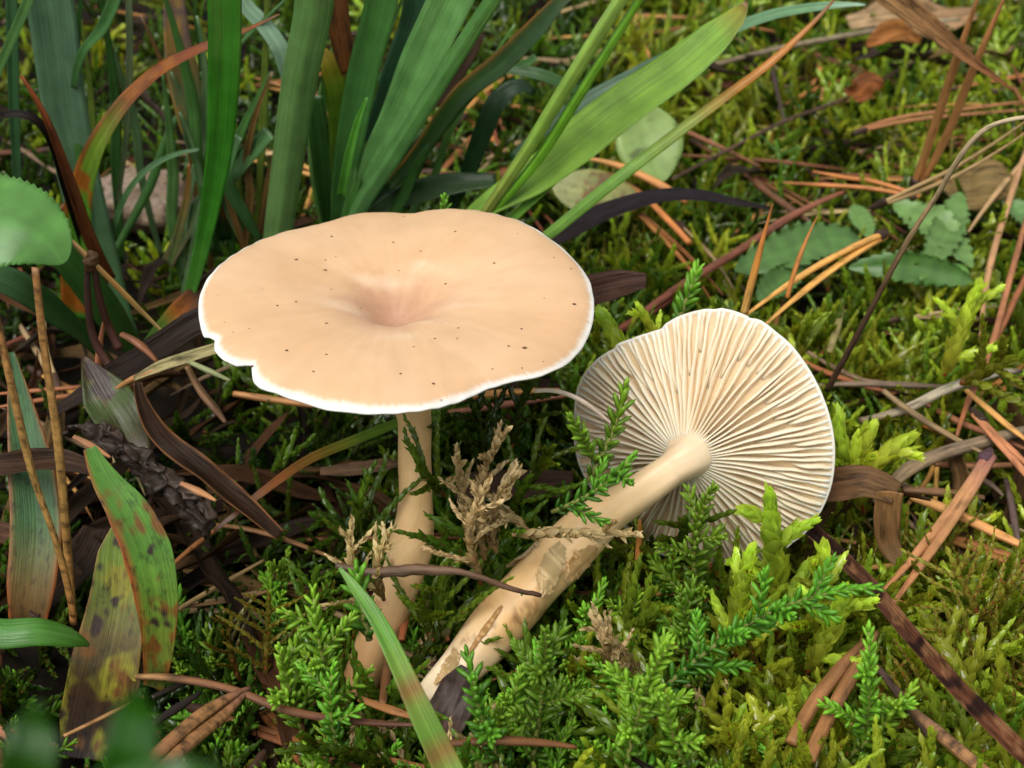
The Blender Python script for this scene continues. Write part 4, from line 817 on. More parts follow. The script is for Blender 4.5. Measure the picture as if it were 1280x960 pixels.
strip('dead_grass_blade', 'torn grey brown leaf triangle behind the spotted needles', [(40, 770), (70, 738), (100, 700), (120, 660)], [10, 40, 50, 30], (72, 56, 46), .1, nv=9, fold=.2)
strip('dead_leaf', 'withered brown leaf between the near black blade and the standing stem', [(400, 590), (440, 588), (480, 582), (500, 580)], [10, 18, 16, 8], (120, 92, 70), .3, nv=9, fold=.5)
# bark
B = at(170, 600, 16.2)
t = thing('bark_flake', 'lumpy black brown rotten bark piece under the cap at the left', 'bark', B)
P = [at(84, 548, 16.6), at(110, 534, 16.5), at(150, 562, 16.3), at(190, 594, 16.1), at(228, 620, 15.9), at(250, 650, 15.7), at(262, 684, 15.6)]
put('bark', roughen(join([tube(P, px2cm(P, [7, 11, 15, 19, 22, 17, 4]), (56, 44, 38), n=90, ns=22, flat=.42, lump=1.0, lsc=.42, seed=3), tube([p + np.array((.22, -.1, .1)) for p in P[1:6]], px2cm(P[1:6], [5, 8, 9, 9, 5]), (70, 56, 48), n=60, ns=16, flat=.35, lump=1.2, lsc=.3, seed=8)]), .11, .22), M_BARK, t, B); protect(P, 16)
for pts in ([(92, 546, 16.0), (112, 556, 15.95), (138, 572, 15.9)], [(226, 604, 15.3), (248, 614, 15.25), (270, 626, 15.2)]):
    P = [at(*q) for q in pts]; put('stick', tube(P, px2cm(P, [4, 6.5, 2.5]), [(0, (150, 104, 74)), (1, (196, 140, 96))], n=16, ns=10, flat=.7, lump=.2), M_NEEDLE, t, B); protect(P, 8)
# torn dark fibre at the foot of the fallen stem
B = at(560, 880, 14.2)
P = [at(586, 836, 14.5), at(574, 860, 14.3), at(562, 890, 14.1), at(548, 930, 13.9)]
o = put('rotten_leaf', ribbon(P, px2cm(P, [22, 54, 56, 34]), [(0, (62, 50, 46)), (.6, (78, 62, 56)), (1, (120, 84, 66))], n=40, nv=11, fold=.3, ripple=.45, thick=.06, seed=9), M_BARK, None, B); protect(P, 24)
tag(o, 'torn dark rotten leaf wrapped over the foot of the fallen stem', 'dead leaf')
# lower left needles
pair('papery split brown sheath pointing up right in the lower left', [[(172, 968), (214, 926), (260, 888), (312, 860)], [(196, 968), (240, 926), (276, 896), (308, 864)]], 20, [(0, (126, 84, 58)), (.6, (168, 122, 76)), (1, (136, 92, 80))], .7, .9, m=M_NSPOT, sheath=False)
stick('twig', 'long reddish brown stalk running right across the lower left', 'twig', [(172, 846), (220, 848), (290, 862), (360, 888), (430, 900), (520, 906)], 13, [(0, (166, 128, 82)), (.2, (128, 86, 56)), (1, (104, 66, 48))], .6, m=M_STALK)
for lab, pts, wp, cc in (('thin tan needle crossing under the reddish stalk', [(80, 920), (130, 896), (180, 870)], 7, (166, 124, 80)), ('brown needle poking in at the bottom left corner', [(-20, 905), (20, 922), (60, 944)], 17, (132, 88, 64)), ('grey brown needle below the bottom left corner one', [(-10, 968), (30, 942), (70, 930)], 12, (120, 84, 64)), ('short black twig beside the papery sheath', [(190, 906), (220, 886), (250, 866)], 13, (46, 38, 38)), ('black twig tip above the papery sheath', [(190, 872), (220, 858), (250, 846)], 9, (44, 36, 34)), ('pale straw lying behind the mottled leaves', [(212, 768), (260, 740), (330, 700)], 8, (150, 124, 84)), ('thin brown straw lying level right of the mottled leaves', [(214, 758), (300, 748), (380, 722)], 7, (126, 96, 66)), ('rust stem slanting up right behind the mottled leaves', [(216, 706), (246, 680), (300, 640)], 8, (142, 92, 52)), ('tan straw slanting right above the level straw', [(268, 656), (320, 664), (372, 680), (430, 704)], 8, (136, 96, 60)), ('rusty needle standing by the standing stem foot', [(502, 800), (506, 776), (510, 752)], 11, (150, 88, 56)), ('brown needle sliding under the standing stem foot', [(478, 880), (482, 850), (488, 810)], 13, (116, 78, 50)), ('brown bent stalk beside the rotten leaf at bottom', [(450, 874), (490, 888), (530, 900)], 14, (140, 96, 58)), ('blurred brown needle in the heather at bottom centre', [(560, 930), (640, 926), (720, 934)], 15, (112, 74, 46)), ('orange needle standing under the dry moss shoot', [(796, 718), (798, 690), (800, 650)], 9, (196, 132, 66))):
    stick('pine_needle', lab, 'pine needle', pts, wp, cc, .55)
# thin dark stem over both mushrooms
ar = [(420, 706, 15.3), (470, 716, 15.2), (520, 712, 15.1), (580, 716, 15.0), (640, 736, 14.95), (676, 744, 15.0)]
P = [at(*q) for q in ar]
o = put('twig', tube(P, px2cm(P, [4, 7, 7, 4.5, 3.5, 3]), [(0, (96, 78, 64)), (.5, (112, 84, 62)), (1, (86, 58, 44))], n=44, ns=10, lump=.45, lsc=.15), M_STALK, None, P[0]); protect(P, 9)
tag(o, 'thin dark twig lying from the standing stem across the fallen stem', 'twig')
# stone
def stone():
    B = at(175, 235, 30.5); V, F = [], []
    n, m_ = 22, 36
    for i in range(n + 1):
        for j in range(m_):
            a, b = math.pi * i / n, 2 * math.pi * j / m_
            d = np.array((math.sin(a) * math.cos(b), math.sin(a) * math.sin(b), math.cos(a)))
            r = 1 + .3 * mnoise.noise(Vector(d * 1.4)) + .12 * mnoise.noise(Vector(d * 4)) + .05 * mnoise.noise(Vector(d * 11))
            V.append(B + d * r * np.array((1.5, 1.0, .8)) + np.array((0, .6, -.5)))
    Q = [(i * m_ + j, (i + 1) * m_ + j, (i + 1) * m_ + (j + 1) % m_, i * m_ + (j + 1) % m_) for i in range(n) for j in range(m_)]
    V = np.array(V); C = np.tile(lin((136, 116, 98)), (len(V), 1))
    o = put('stone', [V, np.array(Q), None, C, V - B], M_BARK, None, B); protect([B, B], 40)
    tag(o, 'beige weathered stone behind the left grass tussock', 'stone')
stone()

# ---- scattered needles and dead strips, every one its own
def clear(px, py, Y, pad=3):
    for x, y, wv, yy in PROTECT:
        if px < x.min() - wv - pad or px > x.max() + wv + pad or py < y.min() - wv - pad or py > y.max() + wv + pad: continue
        if Y > yy.max() + .3: continue
        for k in range(len(x) - 1):
            ax, ay, bx, by = x[k], y[k], x[k + 1], y[k + 1]; L2_ = (bx - ax) ** 2 + (by - ay) ** 2 + 1e-6
            s = min(1, max(0, ((px - ax) * (bx - ax) + (py - ay) * (by - ay)) / L2_))
            if Y > yy[k] + (yy[k + 1] - yy[k]) * s + .3: continue
            if (px - ax - s * (bx - ax)) ** 2 + (py - ay - s * (by - ay)) ** 2 < (wv + pad) ** 2: return False
    return True
def in_poly(px, py, poly):
    c = False; j = len(poly) - 1
    for i in range(len(poly)):
        xi, yi = poly[i]; xj, yj = poly[j]
        if (yi > py) != (yj > py) and px < (xj - xi) * (py - yi) / (yj - yi) + xi: c = not c
        j = i
    return c
def ground_points(n, ymin=12.2, ymax=48.0, margin=140, rng=RNG):
    """even scatter over the piece of ground around the view"""
    out = []
    while len(out) < n:
        y = ymin + (ymax - ymin) * rng.random() ** 1.45
        x = (rng.random() * 2 - 1) * (y * .62 + 2.5)
        out.append((x, y))
    return out

NC = ([(0, (140, 96, 56)), (.5, (166, 112, 60)), (1, (132, 86, 48))], [(0, (112, 70, 46)), (1, (124, 76, 50))], [(0, (166, 140, 100)), (1, (150, 128, 96))], [(0, (176, 126, 66)), (.6, (184, 136, 76)), (1, (140, 96, 56))], [(0, (128, 108, 84)), (1, (100, 80, 62))])
NL = ('long orange brown needle pair', 'long dark red brown needle pair', 'short straw grey needle pair', 'wide spread yellow orange needle pair', 'single dull grey brown needle')
SL = ('short dark brown grass strip', 'small chestnut grass strip', 'near black grass strip', 'pale tan grass strip', 'long rust brown grass strip', 'longest blackish brown grass strip')
needle_protos = []
for k in range(5):
    L_ = (4.6, 5.4, 3.4, 4.0, 2.6)[k]; bend = (.25, -.35, .15, .5, .05)[k]
    ns_ = []
    for s in ((-1, 1) if k != 4 else (0,)):
        P = [np.array((0, s * .03, 0)), np.array((L_ * .33, s * .06 + bend * .25, .06)), np.array((L_ * .66, s * (.10 + .05 * k) + bend * .2, .09)), np.array((L_, s * (.16 + .1 * k) - bend * .2, .02))]
        ns_.append(build_mesh('needle', *tube(P, [.055, .065, .06, .015], NC[k], n=16, ns=7, flat=.7, seed=k + s), (M_NRND,)))
    sh = build_mesh('sheath', *tube([np.array((-.1, 0, 0)), np.array((.15, 0, .01)), np.array((.4, 0, .03))], [.05, .10, .085], (70, 50, 40), n=8, ns=8, lump=.3, lsc=.2), (M_NRND,))
    needle_protos.append((ns_, sh if k != 4 else None))
made = 0
for x, y in ground_points(900, 12.4, 44):
    if made >= 150: break
    z = canopy(x, y); px, py = proj(np.array((x, y, z)))
    if px < -60 or px > 1340 or py < -30 or py > 990: continue
    litter = (px < 430 and py > 300) or (px > 880 and 400 < py < 760) or py < 320
    if (not litter and RNG.random() < .8) or (px < 480 and RNG.random() < .5): continue
    yaw = RNG.random() * 2 * math.pi
    k = int(RNG.integers(0, 5)); L_ = (4.6, 5.4, 3.4, 4.0, 2.6)[k]; sca = .75 + .4 * RNG.random()
    e = np.array((x + math.cos(yaw) * L_ * sca, y + math.sin(yaw) * L_ * sca)); ze = canopy(*e)
    lift = -.35 + .45 * RNG.random()
    ok = True
    for f in (0, .25, .5, .75, 1):
        q = np.array((x + (e[0] - x) * f, y + (e[1] - y) * f, z + (ze - z) * f + lift)); qx, qy = proj(q)
        if not clear(qx, qy, q[1], 4) or (in_poly(qx, qy, CAP_B) and q[1] < 18.4): ok = False; break
    if not ok: continue
    made += 1
    ns_, sh = needle_protos[k]
    t = thing('pine_needle_pair' if sh else 'pine_needle', NL[k] + ' lying loose near ' + near((x, y)), 'pine needles', (x, y, z + lift), 'loose fallen pine needles')
    t.rotation_euler = (RNG.normal() * .3, -math.atan2(ze - z, L_ * sca), yaw); t.scale = (sca,) * 3
    for me in ns_: link('needle', me, t)
    if sh: link('sheath', sh, t)
strip_protos = []
for k in range(6):
    L_ = 2.5 + k * .7; b = (-.5, .3, .8, -.2, .6, 0)[k]
    P = [np.array((0, 0, 0)), np.array((L_ * .35, b * .6, .25)), np.array((L_ * .7, b * .5, .15)), np.array((L_, -b * .4, 0))]; P[2] = P[2] + np.array((0, .2 * (-1) ** k, .15))
    c = ((62, 44, 28), (74, 52, 32), (44, 34, 26), (104, 80, 48), (66, 44, 24), (48, 36, 26))[k]
    strip_protos.append(build_mesh('dead_grass_blade', *ribbon(P, [.08, .22 + .03 * k, .24 + .03 * k, .05], c, n=30, nv=6, fold=.7, hint=(0, 0, 1), roll=[-30, 50], ripple=.35, seed=k * 2.2), (M_DRND,)))
made = 0
for x, y in ground_points(4000, 12.6, 44):
    if made >= 280: break
    z = canopy(x, y); px, py = proj(np.array((x, y, z)))
    if px < -60 or px > 1340 or py < -20 or py > 980: continue
    left = px < 480 and 300 < py < 800
    if not left and RNG.random() < (.72 if py < 300 or (px > 1000 and 420 < py < 700) else .95): continue
    yaw = RNG.random() * 2 * math.pi
    if not all(clear(*proj(np.array((x + math.cos(yaw) * q, y + math.sin(yaw) * q, z - .3))), y + math.sin(yaw) * q, 10) for q in (0, 1, 2, 3, 4)): continue
    made += 1
    k = int(RNG.integers(0, 6)); o = link('dead_grass_blade', strip_protos[k])
    o.location = Vector((x, y, z - .85 + (.7 if left else .45) * RNG.random())) * U; o.rotation_euler = (RNG.normal() * .5, RNG.normal() * .18, yaw); o.scale = (.7 + .5 * RNG.random(),) * 3
    tag(o, SL[k] + ' withered in the litter near ' + near((x, y)), 'dead leaf', 'withered strips in the litter')
# ------------------------------------------------------------------ moss and heather
def frame(T, h=(0.31, 0.17, 0.93)):
    a = unit(np.cross(T, np.tile(unit(h), (len(T), 1)))); return a, np.cross(T, a)
# leaf templates: x across, y along, z away from the stem
MOSS_V = np.array([(-.28, 0, 0), (0, 0, .06), (.28, 0, 0), (-.5, .33, -.10), (0, .33, .20), (.5, .33, -.10), (-.36, .7, -.02), (0, .7, .22), (.36, .7, -.02), (0, 1.0, .10)])
MOSS_Q = np.array([(0, 1, 4, 3), (1, 2, 5, 4), (3, 4, 7, 6), (4, 5, 8, 7)]); MOSS_T = np.array([(6, 7, 9), (7, 8, 9)])
_h = [(-.34, 0), (0, .30), (.34, 0), (0, -.30)]
HEA_V = np.array([(a * .7, 0, b * .7) for a, b in _h] + [(a * 1.25, .35, b * 1.2 + .04) for a, b in _h] + [(a * 1.2, .72, b * 1.1 + .1) for a, b in _h] + [(0, 1, .14)])
HEA_Q = np.array([(r * 4 + k, r * 4 + (k + 1) % 4, r * 4 + 4 + (k + 1) % 4, r * 4 + 4 + k) for r in (0, 1) for k in range(4)]); HEA_T = np.array([(8 + k, 8 + (k + 1) % 4, 12) for k in range(4)])
def leaves_along(P, tmpl, s, length, width, alpha, phi, c0, c1, rng, cj=.12):
    """s: positions 0..1 on the axis; length, width (cm), alpha (angle off the axis), phi (turn): arrays"""
    TV, TQ, TT = tmpl; n = len(s)
    k = s * (len(P) - 1); i = np.clip(k.astype(int), 0, len(P) - 2); f = (k - i)[:, None]
    pos = P[i] * (1 - f) + P[i + 1] * f; T = unit(P[i + 1] - P[i])
    a, b = frame(T)
    R = a * np.cos(phi)[:, None] + b * np.sin(phi)[:, None]
    D = T * np.cos(alpha)[:, None] + R * np.sin(alpha)[:, None]
    N = R * np.cos(alpha)[:, None] - T * np.sin(alpha)[:, None]
    X = np.cross(D, N)
    v = pos[:, None] + TV[None, :, 0:1] * (X * width[:, None])[:, None] + TV[None, :, 1:2] * (D * length[:, None])[:, None] + TV[None, :, 2:3] * (N * width[:, None])[:, None]
    off = (np.arange(n) * len(TV))[:, None, None]
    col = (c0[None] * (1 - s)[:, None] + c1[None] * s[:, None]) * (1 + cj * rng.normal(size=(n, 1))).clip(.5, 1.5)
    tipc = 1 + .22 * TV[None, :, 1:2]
    C = (col[:, None] * tipc).clip(0, 1)
    L = np.zeros((n, len(TV), 3)); L[..., 0] = TV[None, :, 1] * length[:, None]; L[..., 1] = TV[None, :, 0] * width[:, None]; L[..., 2] = rng.random((n, 1)) * 50
    return [v.reshape(-1, 3), (TQ[None] + off).reshape(-1, 4), (TT[None] + off).reshape(-1, 3), C.reshape(-1, 3), L.reshape(-1, 3)]
def bent(L, bend, az, n=18, start=(0, 0, 1), p0=(0, 0, 0)):
    """axis that starts along `start` and droops sideways in direction az"""
    p = [np.array(p0, float)]; d = unit(np.array(start, float)); side = np.array((math.cos(az), math.sin(az), 0.0)); h = L / (n - 1)
    for i in range(n - 1):
        d = unit(d + side * bend * h / L * (0.4 + 1.2 * i / n)); p.append(p[-1] + d * h)
    return np.array(p)
MT, HT = (MOSS_V, MOSS_Q, MOSS_T), (HEA_V, HEA_Q, HEA_T)

def feather_shoot(seed, L=2.8, nb=9, bend=.5, cols=((84, 82, 30), (150, 172, 58)), stemc=(142, 74, 36), fat=1.0, bl=1.35, mess=0):
    rng = np.random.default_rng(seed); c0, c1 = (np.array(lin(c)) for c in cols)
    az = rng.random() * 6.28; P = bent(L, bend, az)
    n = int(L / .040); s = np.linspace(.02, 1, n); lens = .28 * fat * (1 - .45 * s ** 6) * (1 + .1 * rng.normal(size=n)); g = 2.4 * np.arange(n)
    fol = [leaves_along(P, MT, s, lens, lens * .62, np.radians(20 - 12 * s + (7 + mess) * rng.normal(size=n)), g, c0, c1, rng)]
    stems = [tube(P, [.035, .03, .018], stemc, n=10, ns=6)]
    a0 = rng.random() * 6.28
    for k in range(nb):
        f = .22 + .66 * k / max(1, nb - 1); i = int(f * 17); T = unit(P[min(i + 1, 17)] - P[max(i - 1, 0)])
        phi = a0 + (math.pi if k % 2 else 0) + rng.normal() * .35
        a, b = frame(T[None]); R = a[0] * math.cos(phi) + b[0] * math.sin(phi)
        lb = bl * (1.15 - .75 * f) * (.75 + .5 * rng.random())
        Q = bent(lb, .45, az + rng.normal(), n=9, start=T * .75 + R * .95, p0=P[i])
        m_ = int(lb / .034); s2 = np.linspace(.0, 1, m_); l2 = .19 * fat * (1 - .55 * s2 ** 3) * (1 + .12 * rng.normal(size=m_))
        fol.append(leaves_along(Q, MT, s2, l2, l2 * .56, np.radians(19 - 9 * s2 + (6 + mess) * rng.normal(size=m_)), 2.4 * np.arange(m_), c0 * .4 + c1 * .6, c1, rng))
        stems.append(tube(Q, [.018, .008], stemc, n=5, ns=5))
    return join(stems), join(fol), P
def heather_sprig(seed, L=2.6, nb=8, bend=.35, cols=((44, 92, 34), (96, 166, 66)), stemc=(126, 130, 66), ll=.30, bl=.85):
    rng = np.random.default_rng(seed); c0, c1 = (np.array(lin(c)) for c in cols)
    az = rng.random() * 6.28
    def shoot(Q, l, s0, cA, cB, sp):
        Ln = np.linalg.norm(np.diff(Q, axis=0), axis=1).sum(); m_ = max(4, int(Ln / sp)); s = np.repeat(np.linspace(s0, 1, m_), 2); n = len(s)
        ph = np.repeat(np.arange(m_) * math.pi / 2, 2) + np.tile((0, math.pi), m_) + rng.normal(size=n) * .12
        al = np.radians(42 - 28 * s ** 3 + 7 * rng.normal(size=n)); le = l * (1 - .38 * s ** 5) * (1 + .1 * rng.normal(size=n))
        return leaves_along(Q, HT, s, le, le * .40, al, ph, cA, cB, rng, .10)
    P = bent(L, bend, az); fol = [shoot(P, ll, .04, c0, c1, .10)]; stems = [tube(P, [.045, .03, .02], stemc, n=10, ns=6)]
    for k in range(nb):
        f = .18 + .62 * k / max(1, nb - 1); i = int(f * 17); T = unit(P[min(i + 1, 17)] - P[max(i - 1, 0)])
        phi = 2.4 * k + rng.normal() * .4; a, b = frame(T[None]); R = a[0] * math.cos(phi) + b[0] * math.sin(phi)
        lb = bl * (1.2 - .7 * f) * (.7 + .5 * rng.random())
        Q = bent(lb, -.25, phi, n=9, start=T * .8 + R, p0=P[i])
        fol.append(shoot(Q, ll * .86, .12, c0 * .5 + c1 * .5, c1, .085)); stems.append(tube(Q, [.025, .012], stemc, n=5, ns=5))
    return join(stems), join(fol), P

def proto(kind, seed, mats, **kw):
    st, fo, P = (feather_shoot if kind == 'f' else heather_sprig)(seed, **kw)
    j = join([st, fo]); nq, nt_ = len(st[1]), len(st[2]) if st[2] is not None else 0
    mi = np.concatenate((np.zeros(len(st[1])), np.ones(len(fo[1])), np.zeros(nt_), np.ones(len(fo[2]))))
    return dict(stem=build_mesh('stem', *st, (mats[0],)), foliage=build_mesh('foliage', *fo, (mats[1],)), whole=build_mesh('shoot', *j, mats, midx=mi), tip=P[-1], mid=P[9])
FM, HM, DM = (M_MSTEM, M_MOSS), (M_MSTEM, M_HEATH), (M_MSTEM, M_DMOSS)
LS = (.9, 1.4, 1.9, 2.4, 2.9)
PR = dict(
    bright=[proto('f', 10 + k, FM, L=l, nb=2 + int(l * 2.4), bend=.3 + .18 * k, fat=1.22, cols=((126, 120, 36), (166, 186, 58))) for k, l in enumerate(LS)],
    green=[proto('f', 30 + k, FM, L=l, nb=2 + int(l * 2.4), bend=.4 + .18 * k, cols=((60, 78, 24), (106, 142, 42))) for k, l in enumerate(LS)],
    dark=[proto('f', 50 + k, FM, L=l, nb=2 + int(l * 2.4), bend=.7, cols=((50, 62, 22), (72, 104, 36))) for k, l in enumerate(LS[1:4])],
    olive=[proto('f', 60 + k, FM, L=l, nb=3 + int(l * 3.4), bend=.8, cols=((110, 94, 40), (150, 154, 60)), fat=.72) for k, l in enumerate(LS[1:])],
    heath=[proto('h', 70 + k, HM, L=l, nb=(0, 1, 3, 5, 6, 8)[k], bend=.25 + .12 * k, cols=((60, 96, 24), (114, 160, 42))) for k, l in enumerate(LS + (3.9,))],
    hero=[proto('f', 110 + k, (M_MSTEM, M_HERO), L=l, nb=2 + k, bend=.25, cols=((150, 150, 50), (190, 212, 84)), stemc=(168, 70, 28), fat=1.5, bl=.8) for k, l in enumerate((1.0, 1.6, 2.2))],
    dead=[proto('f', 90 + k, DM, L=l, nb=5, bend=1.2, cols=((140, 120, 76), (200, 180, 134)), stemc=(140, 108, 70), fat=.82, bl=.8, mess=7) for k, l in enumerate(LS[:4])])
NAMES = dict(hero='feather_moss_shoot', bright='feather_moss_shoot', green='feather_moss_shoot', dark='feather_moss_shoot', olive='feather_moss_shoot', heath='heather_sprig', dead='dead_moss_shoot')
def aim(o, p0, p1, pr, spin):
    """stand a shoot so that it runs from p0 to p1"""
    p0, p1 = np.asarray(p0), np.asarray(p1); d = Vector(p1 - p0); src = Vector(pr['tip'])
    q = src.normalized().rotation_difference(d.normalized())
    from mathutils import Quaternion
    o.rotation_mode = 'QUATERNION'; o.rotation_quaternion = Quaternion(d.normalized(), spin) @ q
    o.location = Vector(p0) * U; o.scale = (d.length / src.length,) * 3
def shoot_thing(kind, k, label, cat, group=None):
    pr = PR[kind][k % len(PR[kind])]
    t = bpy.data.objects.new(NAMES[kind], None); sc.collection.objects.link(t); t.empty_display_size = .005
    tag(t, label, cat, group); link('stem', pr['stem'], t); f = link('foliage', pr['foliage'], t); f['kind'] = 'stuff'
    return t, pr

# ---- sprigs and shoots one can point at: (kind, base px, tip px, base Y, tip Y, scale is taken from the two ends, label)
HAND = [
    ('heath', (880, 800), (890, 612), 16.2, 16.0, 'upright heather sprig before the lower gills'),
    ('heath', (736, 600), (781, 488), 16.4, 16.6, 'dark heather sprig rising over the left gills'),
    ('heath', (690, 640), (790, 572), 16.0, 15.7, 'bright heather tip resting above the fallen stem'),
    ('heath', (664, 960), (682, 790), 12.9, 12.6, 'blurred branching heather sprig before the foot of the fallen stem'),
    ('heath', (640, 975), (592, 850), 12.8, 12.6, 'heather sprig beside the blurred branching one'),
    ('heath', (1078, 960), (1086, 790), 13.6, 13.4, 'upright heather sprig under the pale lying sprig'),
    ('heath', (820, 870), (1092, 734), 13.8, 13.3, 'long pale heather sprig lying up right before the shiny moss'),
    ('heath', (780, 980), (838, 806), 12.6, 12.4, 'tall blurred heather sprig at bottom centre'),
    ('heath', (870, 980), (836, 870), 12.6, 12.4, 'short heather sprig beside the tall blurred one'),
    ('heath', (1040, 960), (1140, 860), 13.4, 13.2, 'heather sprig leaning right over the thick brown needles'),
    ('heath', (430, 900), (392, 740), 14.0, 14.2, 'heather sprig left of the slender green blade'),
    ('heath', (384, 940), (350, 812), 13.8, 13.9, 'lower heather sprig in the left cushion'),
    ('heath', (430, 960), (416, 836), 13.2, 13.3, 'heather sprig at the front of the left cushion'),
    ('heath', (462, 800), (446, 716), 14.6, 14.8, 'heather tip against the standing stem'),
    ('heath', (846, 410), (872, 338), 19.8, 20.0, 'heather sprig above the top rim of the fallen cap'),
    ('heath', (550, 290), (556, 248), 22.4, 22.4, 'tiny heather tip showing over the far cap edge'),
    ('heath', (900, 880), (850, 740), 14.8, 14.9, 'heather sprig under the lower gills'),
    ('hero', (972, 800), (962, 622), 15.9, 15.7, 'tall translucent moss shoot with a red stem before the gills'),
    ('hero', (920, 820), (938, 690), 15.3, 15.1, 'plump curved moss shoot left of the tall translucent one'),
    ('hero', (1010, 800), (1030, 690), 15.6, 15.5, 'moss shoot right of the tall translucent one'),
    ('hero', (1010, 840), (1056, 740), 14.9, 14.7, 'shiny yellow moss shoot leaning right'),
    ('hero', (1080, 640), (1046, 530), 18.2, 18.4, 'glossy moss tuft at the right rim of the fallen cap'),
    ('hero', (1060, 610), (1130, 552), 18.0, 18.0, 'glossy moss branch leaning over the dead blade'),
    ('hero', (1070, 590), (1090, 536), 18.2, 18.3, 'small glossy moss shoot beside the rim'),
    ('hero', (1180, 470), (1222, 360), 21.8, 22.0, 'upright wet moss shoot at the right among red needles'),
    ('bright', (1200, 480), (1262, 450), 21.4, 21.0, 'wet moss branch drooping to the bleached needle'),
    ('bright', (1000, 450), (1010, 400), 21.0, 21.2, 'moss tuft behind the right rim of the fallen cap'),
    ('hero', (800, 470), (756, 400), 20.0, 20.2, 'bright moss shoot between the two caps'),
    ('hero', (820, 430), (800, 386), 20.2, 20.4, 'curled moss tip above the left rim of the fallen cap'),
    ('olive', (1240, 800), (1186, 690), 15.6, 15.6, 'loose olive moss shoot right of the long dead blade'),
    ('olive', (1200, 790), (1270, 720), 15.6, 15.4, 'olive moss branch spreading to the right edge'),
    ('olive', (330, 860), (336, 742), 15.0, 15.2, 'olive feathery moss shoot left of the heather cushion'),
    ('olive', (300, 850), (290, 770), 15.2, 15.4, 'small olive moss shoot by the mottled leaves'),
    ('green', (390, 800), (396, 712), 15.1, 15.3, 'green moss shoot behind the heather cushion'),
    ('green', (445, 700), (458, 604), 16.0, 16.0, 'narrow bright moss shoot left of the standing stem'),
    ('green', (850, 700), (856, 650), 16.6, 16.5, 'green moss tip at the shaded lower gills'),
    ('dark', (600, 590), (588, 500), 17.4, 17.4, 'dark leafy moss shoot under the tan cap'),
    ('dark', (640, 560), (664, 478), 17.6, 17.6, 'dark leafy moss shoot touching the cap edge'),
    ('green', (556, 620), (516, 560), 16.2, 15.9, 'moss shoot bending over the standing stem'),
    ('green', (660, 610), (690, 560), 17.2, 17.2, 'green moss fan between the stems'),
    ('green', (640, 650), (660, 600), 17.0, 16.9, 'moss tuft behind the dry moss shoots'),
    ('green', (560, 800), (556, 716), 15.3, 15.3, 'moss cushion tip between the two stem feet'),
    ('green', (600, 730), (590, 660), 15.9, 15.9, 'wet moss tip under the dry moss shoots'),
    ('green', (540, 800), (530, 740), 15.2, 15.2, 'small moss tip at the inner side of the standing foot'),
    ('dead', (606, 700), (634, 538), 15.6, 15.6, 'tall withered beige moss shoot between the stems'),
    ('dead', (590, 690), (572, 570), 15.7, 15.6, 'withered moss shoot with a curled brown tip'),
    ('dead', (600, 720), (612, 600), 15.4, 15.4, 'straw coloured moss tuft leaning on the tall withered one'),
    ('dead', (620, 690), (650, 590), 15.5, 15.4, 'bent straw coloured moss shoot right of the tall withered one'),
    ('dead', (640, 668), (796, 668), 15.3, 14.9, 'withered beige moss shoot lying over the fallen stem'),
    ('dead', (660, 662), (600, 640), 15.4, 15.4, 'small withered moss branch by the fallen stem'),
    ('dead', (470, 760), (440, 650), 15.6, 15.7, 'brown wispy moss left of the standing stem'),
    ('dead', (480, 750), (490, 660), 15.4, 15.5, 'curly brown moss before the standing stem'),
    ('dead', (760, 850), (740, 770), 14.4, 14.4, 'grey withered moss heap in front of the fallen stem'),
    ('dead', (800, 850), (760, 800), 14.3, 14.2, 'brown withered moss strand in the heather gap'),
]
for k, (kind, a, b, ya, yb, lab) in enumerate(HAND):
    need = np.linalg.norm(at(*a, ya) - at(*b, yb)); k0 = k
    k = min(range(len(PR[kind])), key=lambda q: abs(np.linalg.norm(PR[kind][q]['tip']) - need))
    t, pr = shoot_thing(kind, k, lab, 'heather' if kind == 'heath' else 'moss')
    aim(t, at(*a, ya), at(*b, yb), pr, k0 * 1.7)
    P = [at(*a, ya), at(*b, yb)]
    if kind != 'dead': protect(P, 9)

# ---- the moss carpet
def patch(px, py, r):
    """which plants grow where: (kind, weight) by the piece of ground"""
    if py < 330:
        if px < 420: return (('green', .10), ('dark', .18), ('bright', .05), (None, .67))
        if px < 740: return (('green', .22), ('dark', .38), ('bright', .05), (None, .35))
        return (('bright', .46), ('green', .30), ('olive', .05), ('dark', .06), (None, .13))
    if px < 300:
        if py > 760: return (('heath', .3), ('dark', .3), (None, .4))
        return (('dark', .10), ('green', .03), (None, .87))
    if px < 460:
        if py > 730: return (('heath', .72), ('olive', .10), ('green', .15), (None, .03))
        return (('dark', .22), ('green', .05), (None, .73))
    if px < 720:
        if py > 850: return (('heath', .58), ('dead', .12), ('green', .25), (None, .05))
        if py > 640: return (('green', .62), ('dead', .1), ('heath', .2), (None, .08))
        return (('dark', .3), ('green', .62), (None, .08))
    if px < 880:
        if py > 700: return (('heath', .52), ('green', .18), ('dead', .04), ('bright', .26))
        return (('green', .6), ('bright', .25), ('dark', .15))
    if px < 1090:
        if py > 860: return (('heath', .36), ('bright', .46), ('green', .18))
        if py > 560: return (('bright', .72), ('green', .18), ('olive', .10))
        return (('bright', .6), ('green', .4))
    if py > 640: return (('olive', .26), ('bright', .62), ('green', .10), (None, .02))
    if py > 460: return (('bright', .45), ('green', .25), ('olive', .08), (None, .22))
    return (('bright', .6), ('green', .32), ('olive', .08))
cand = []
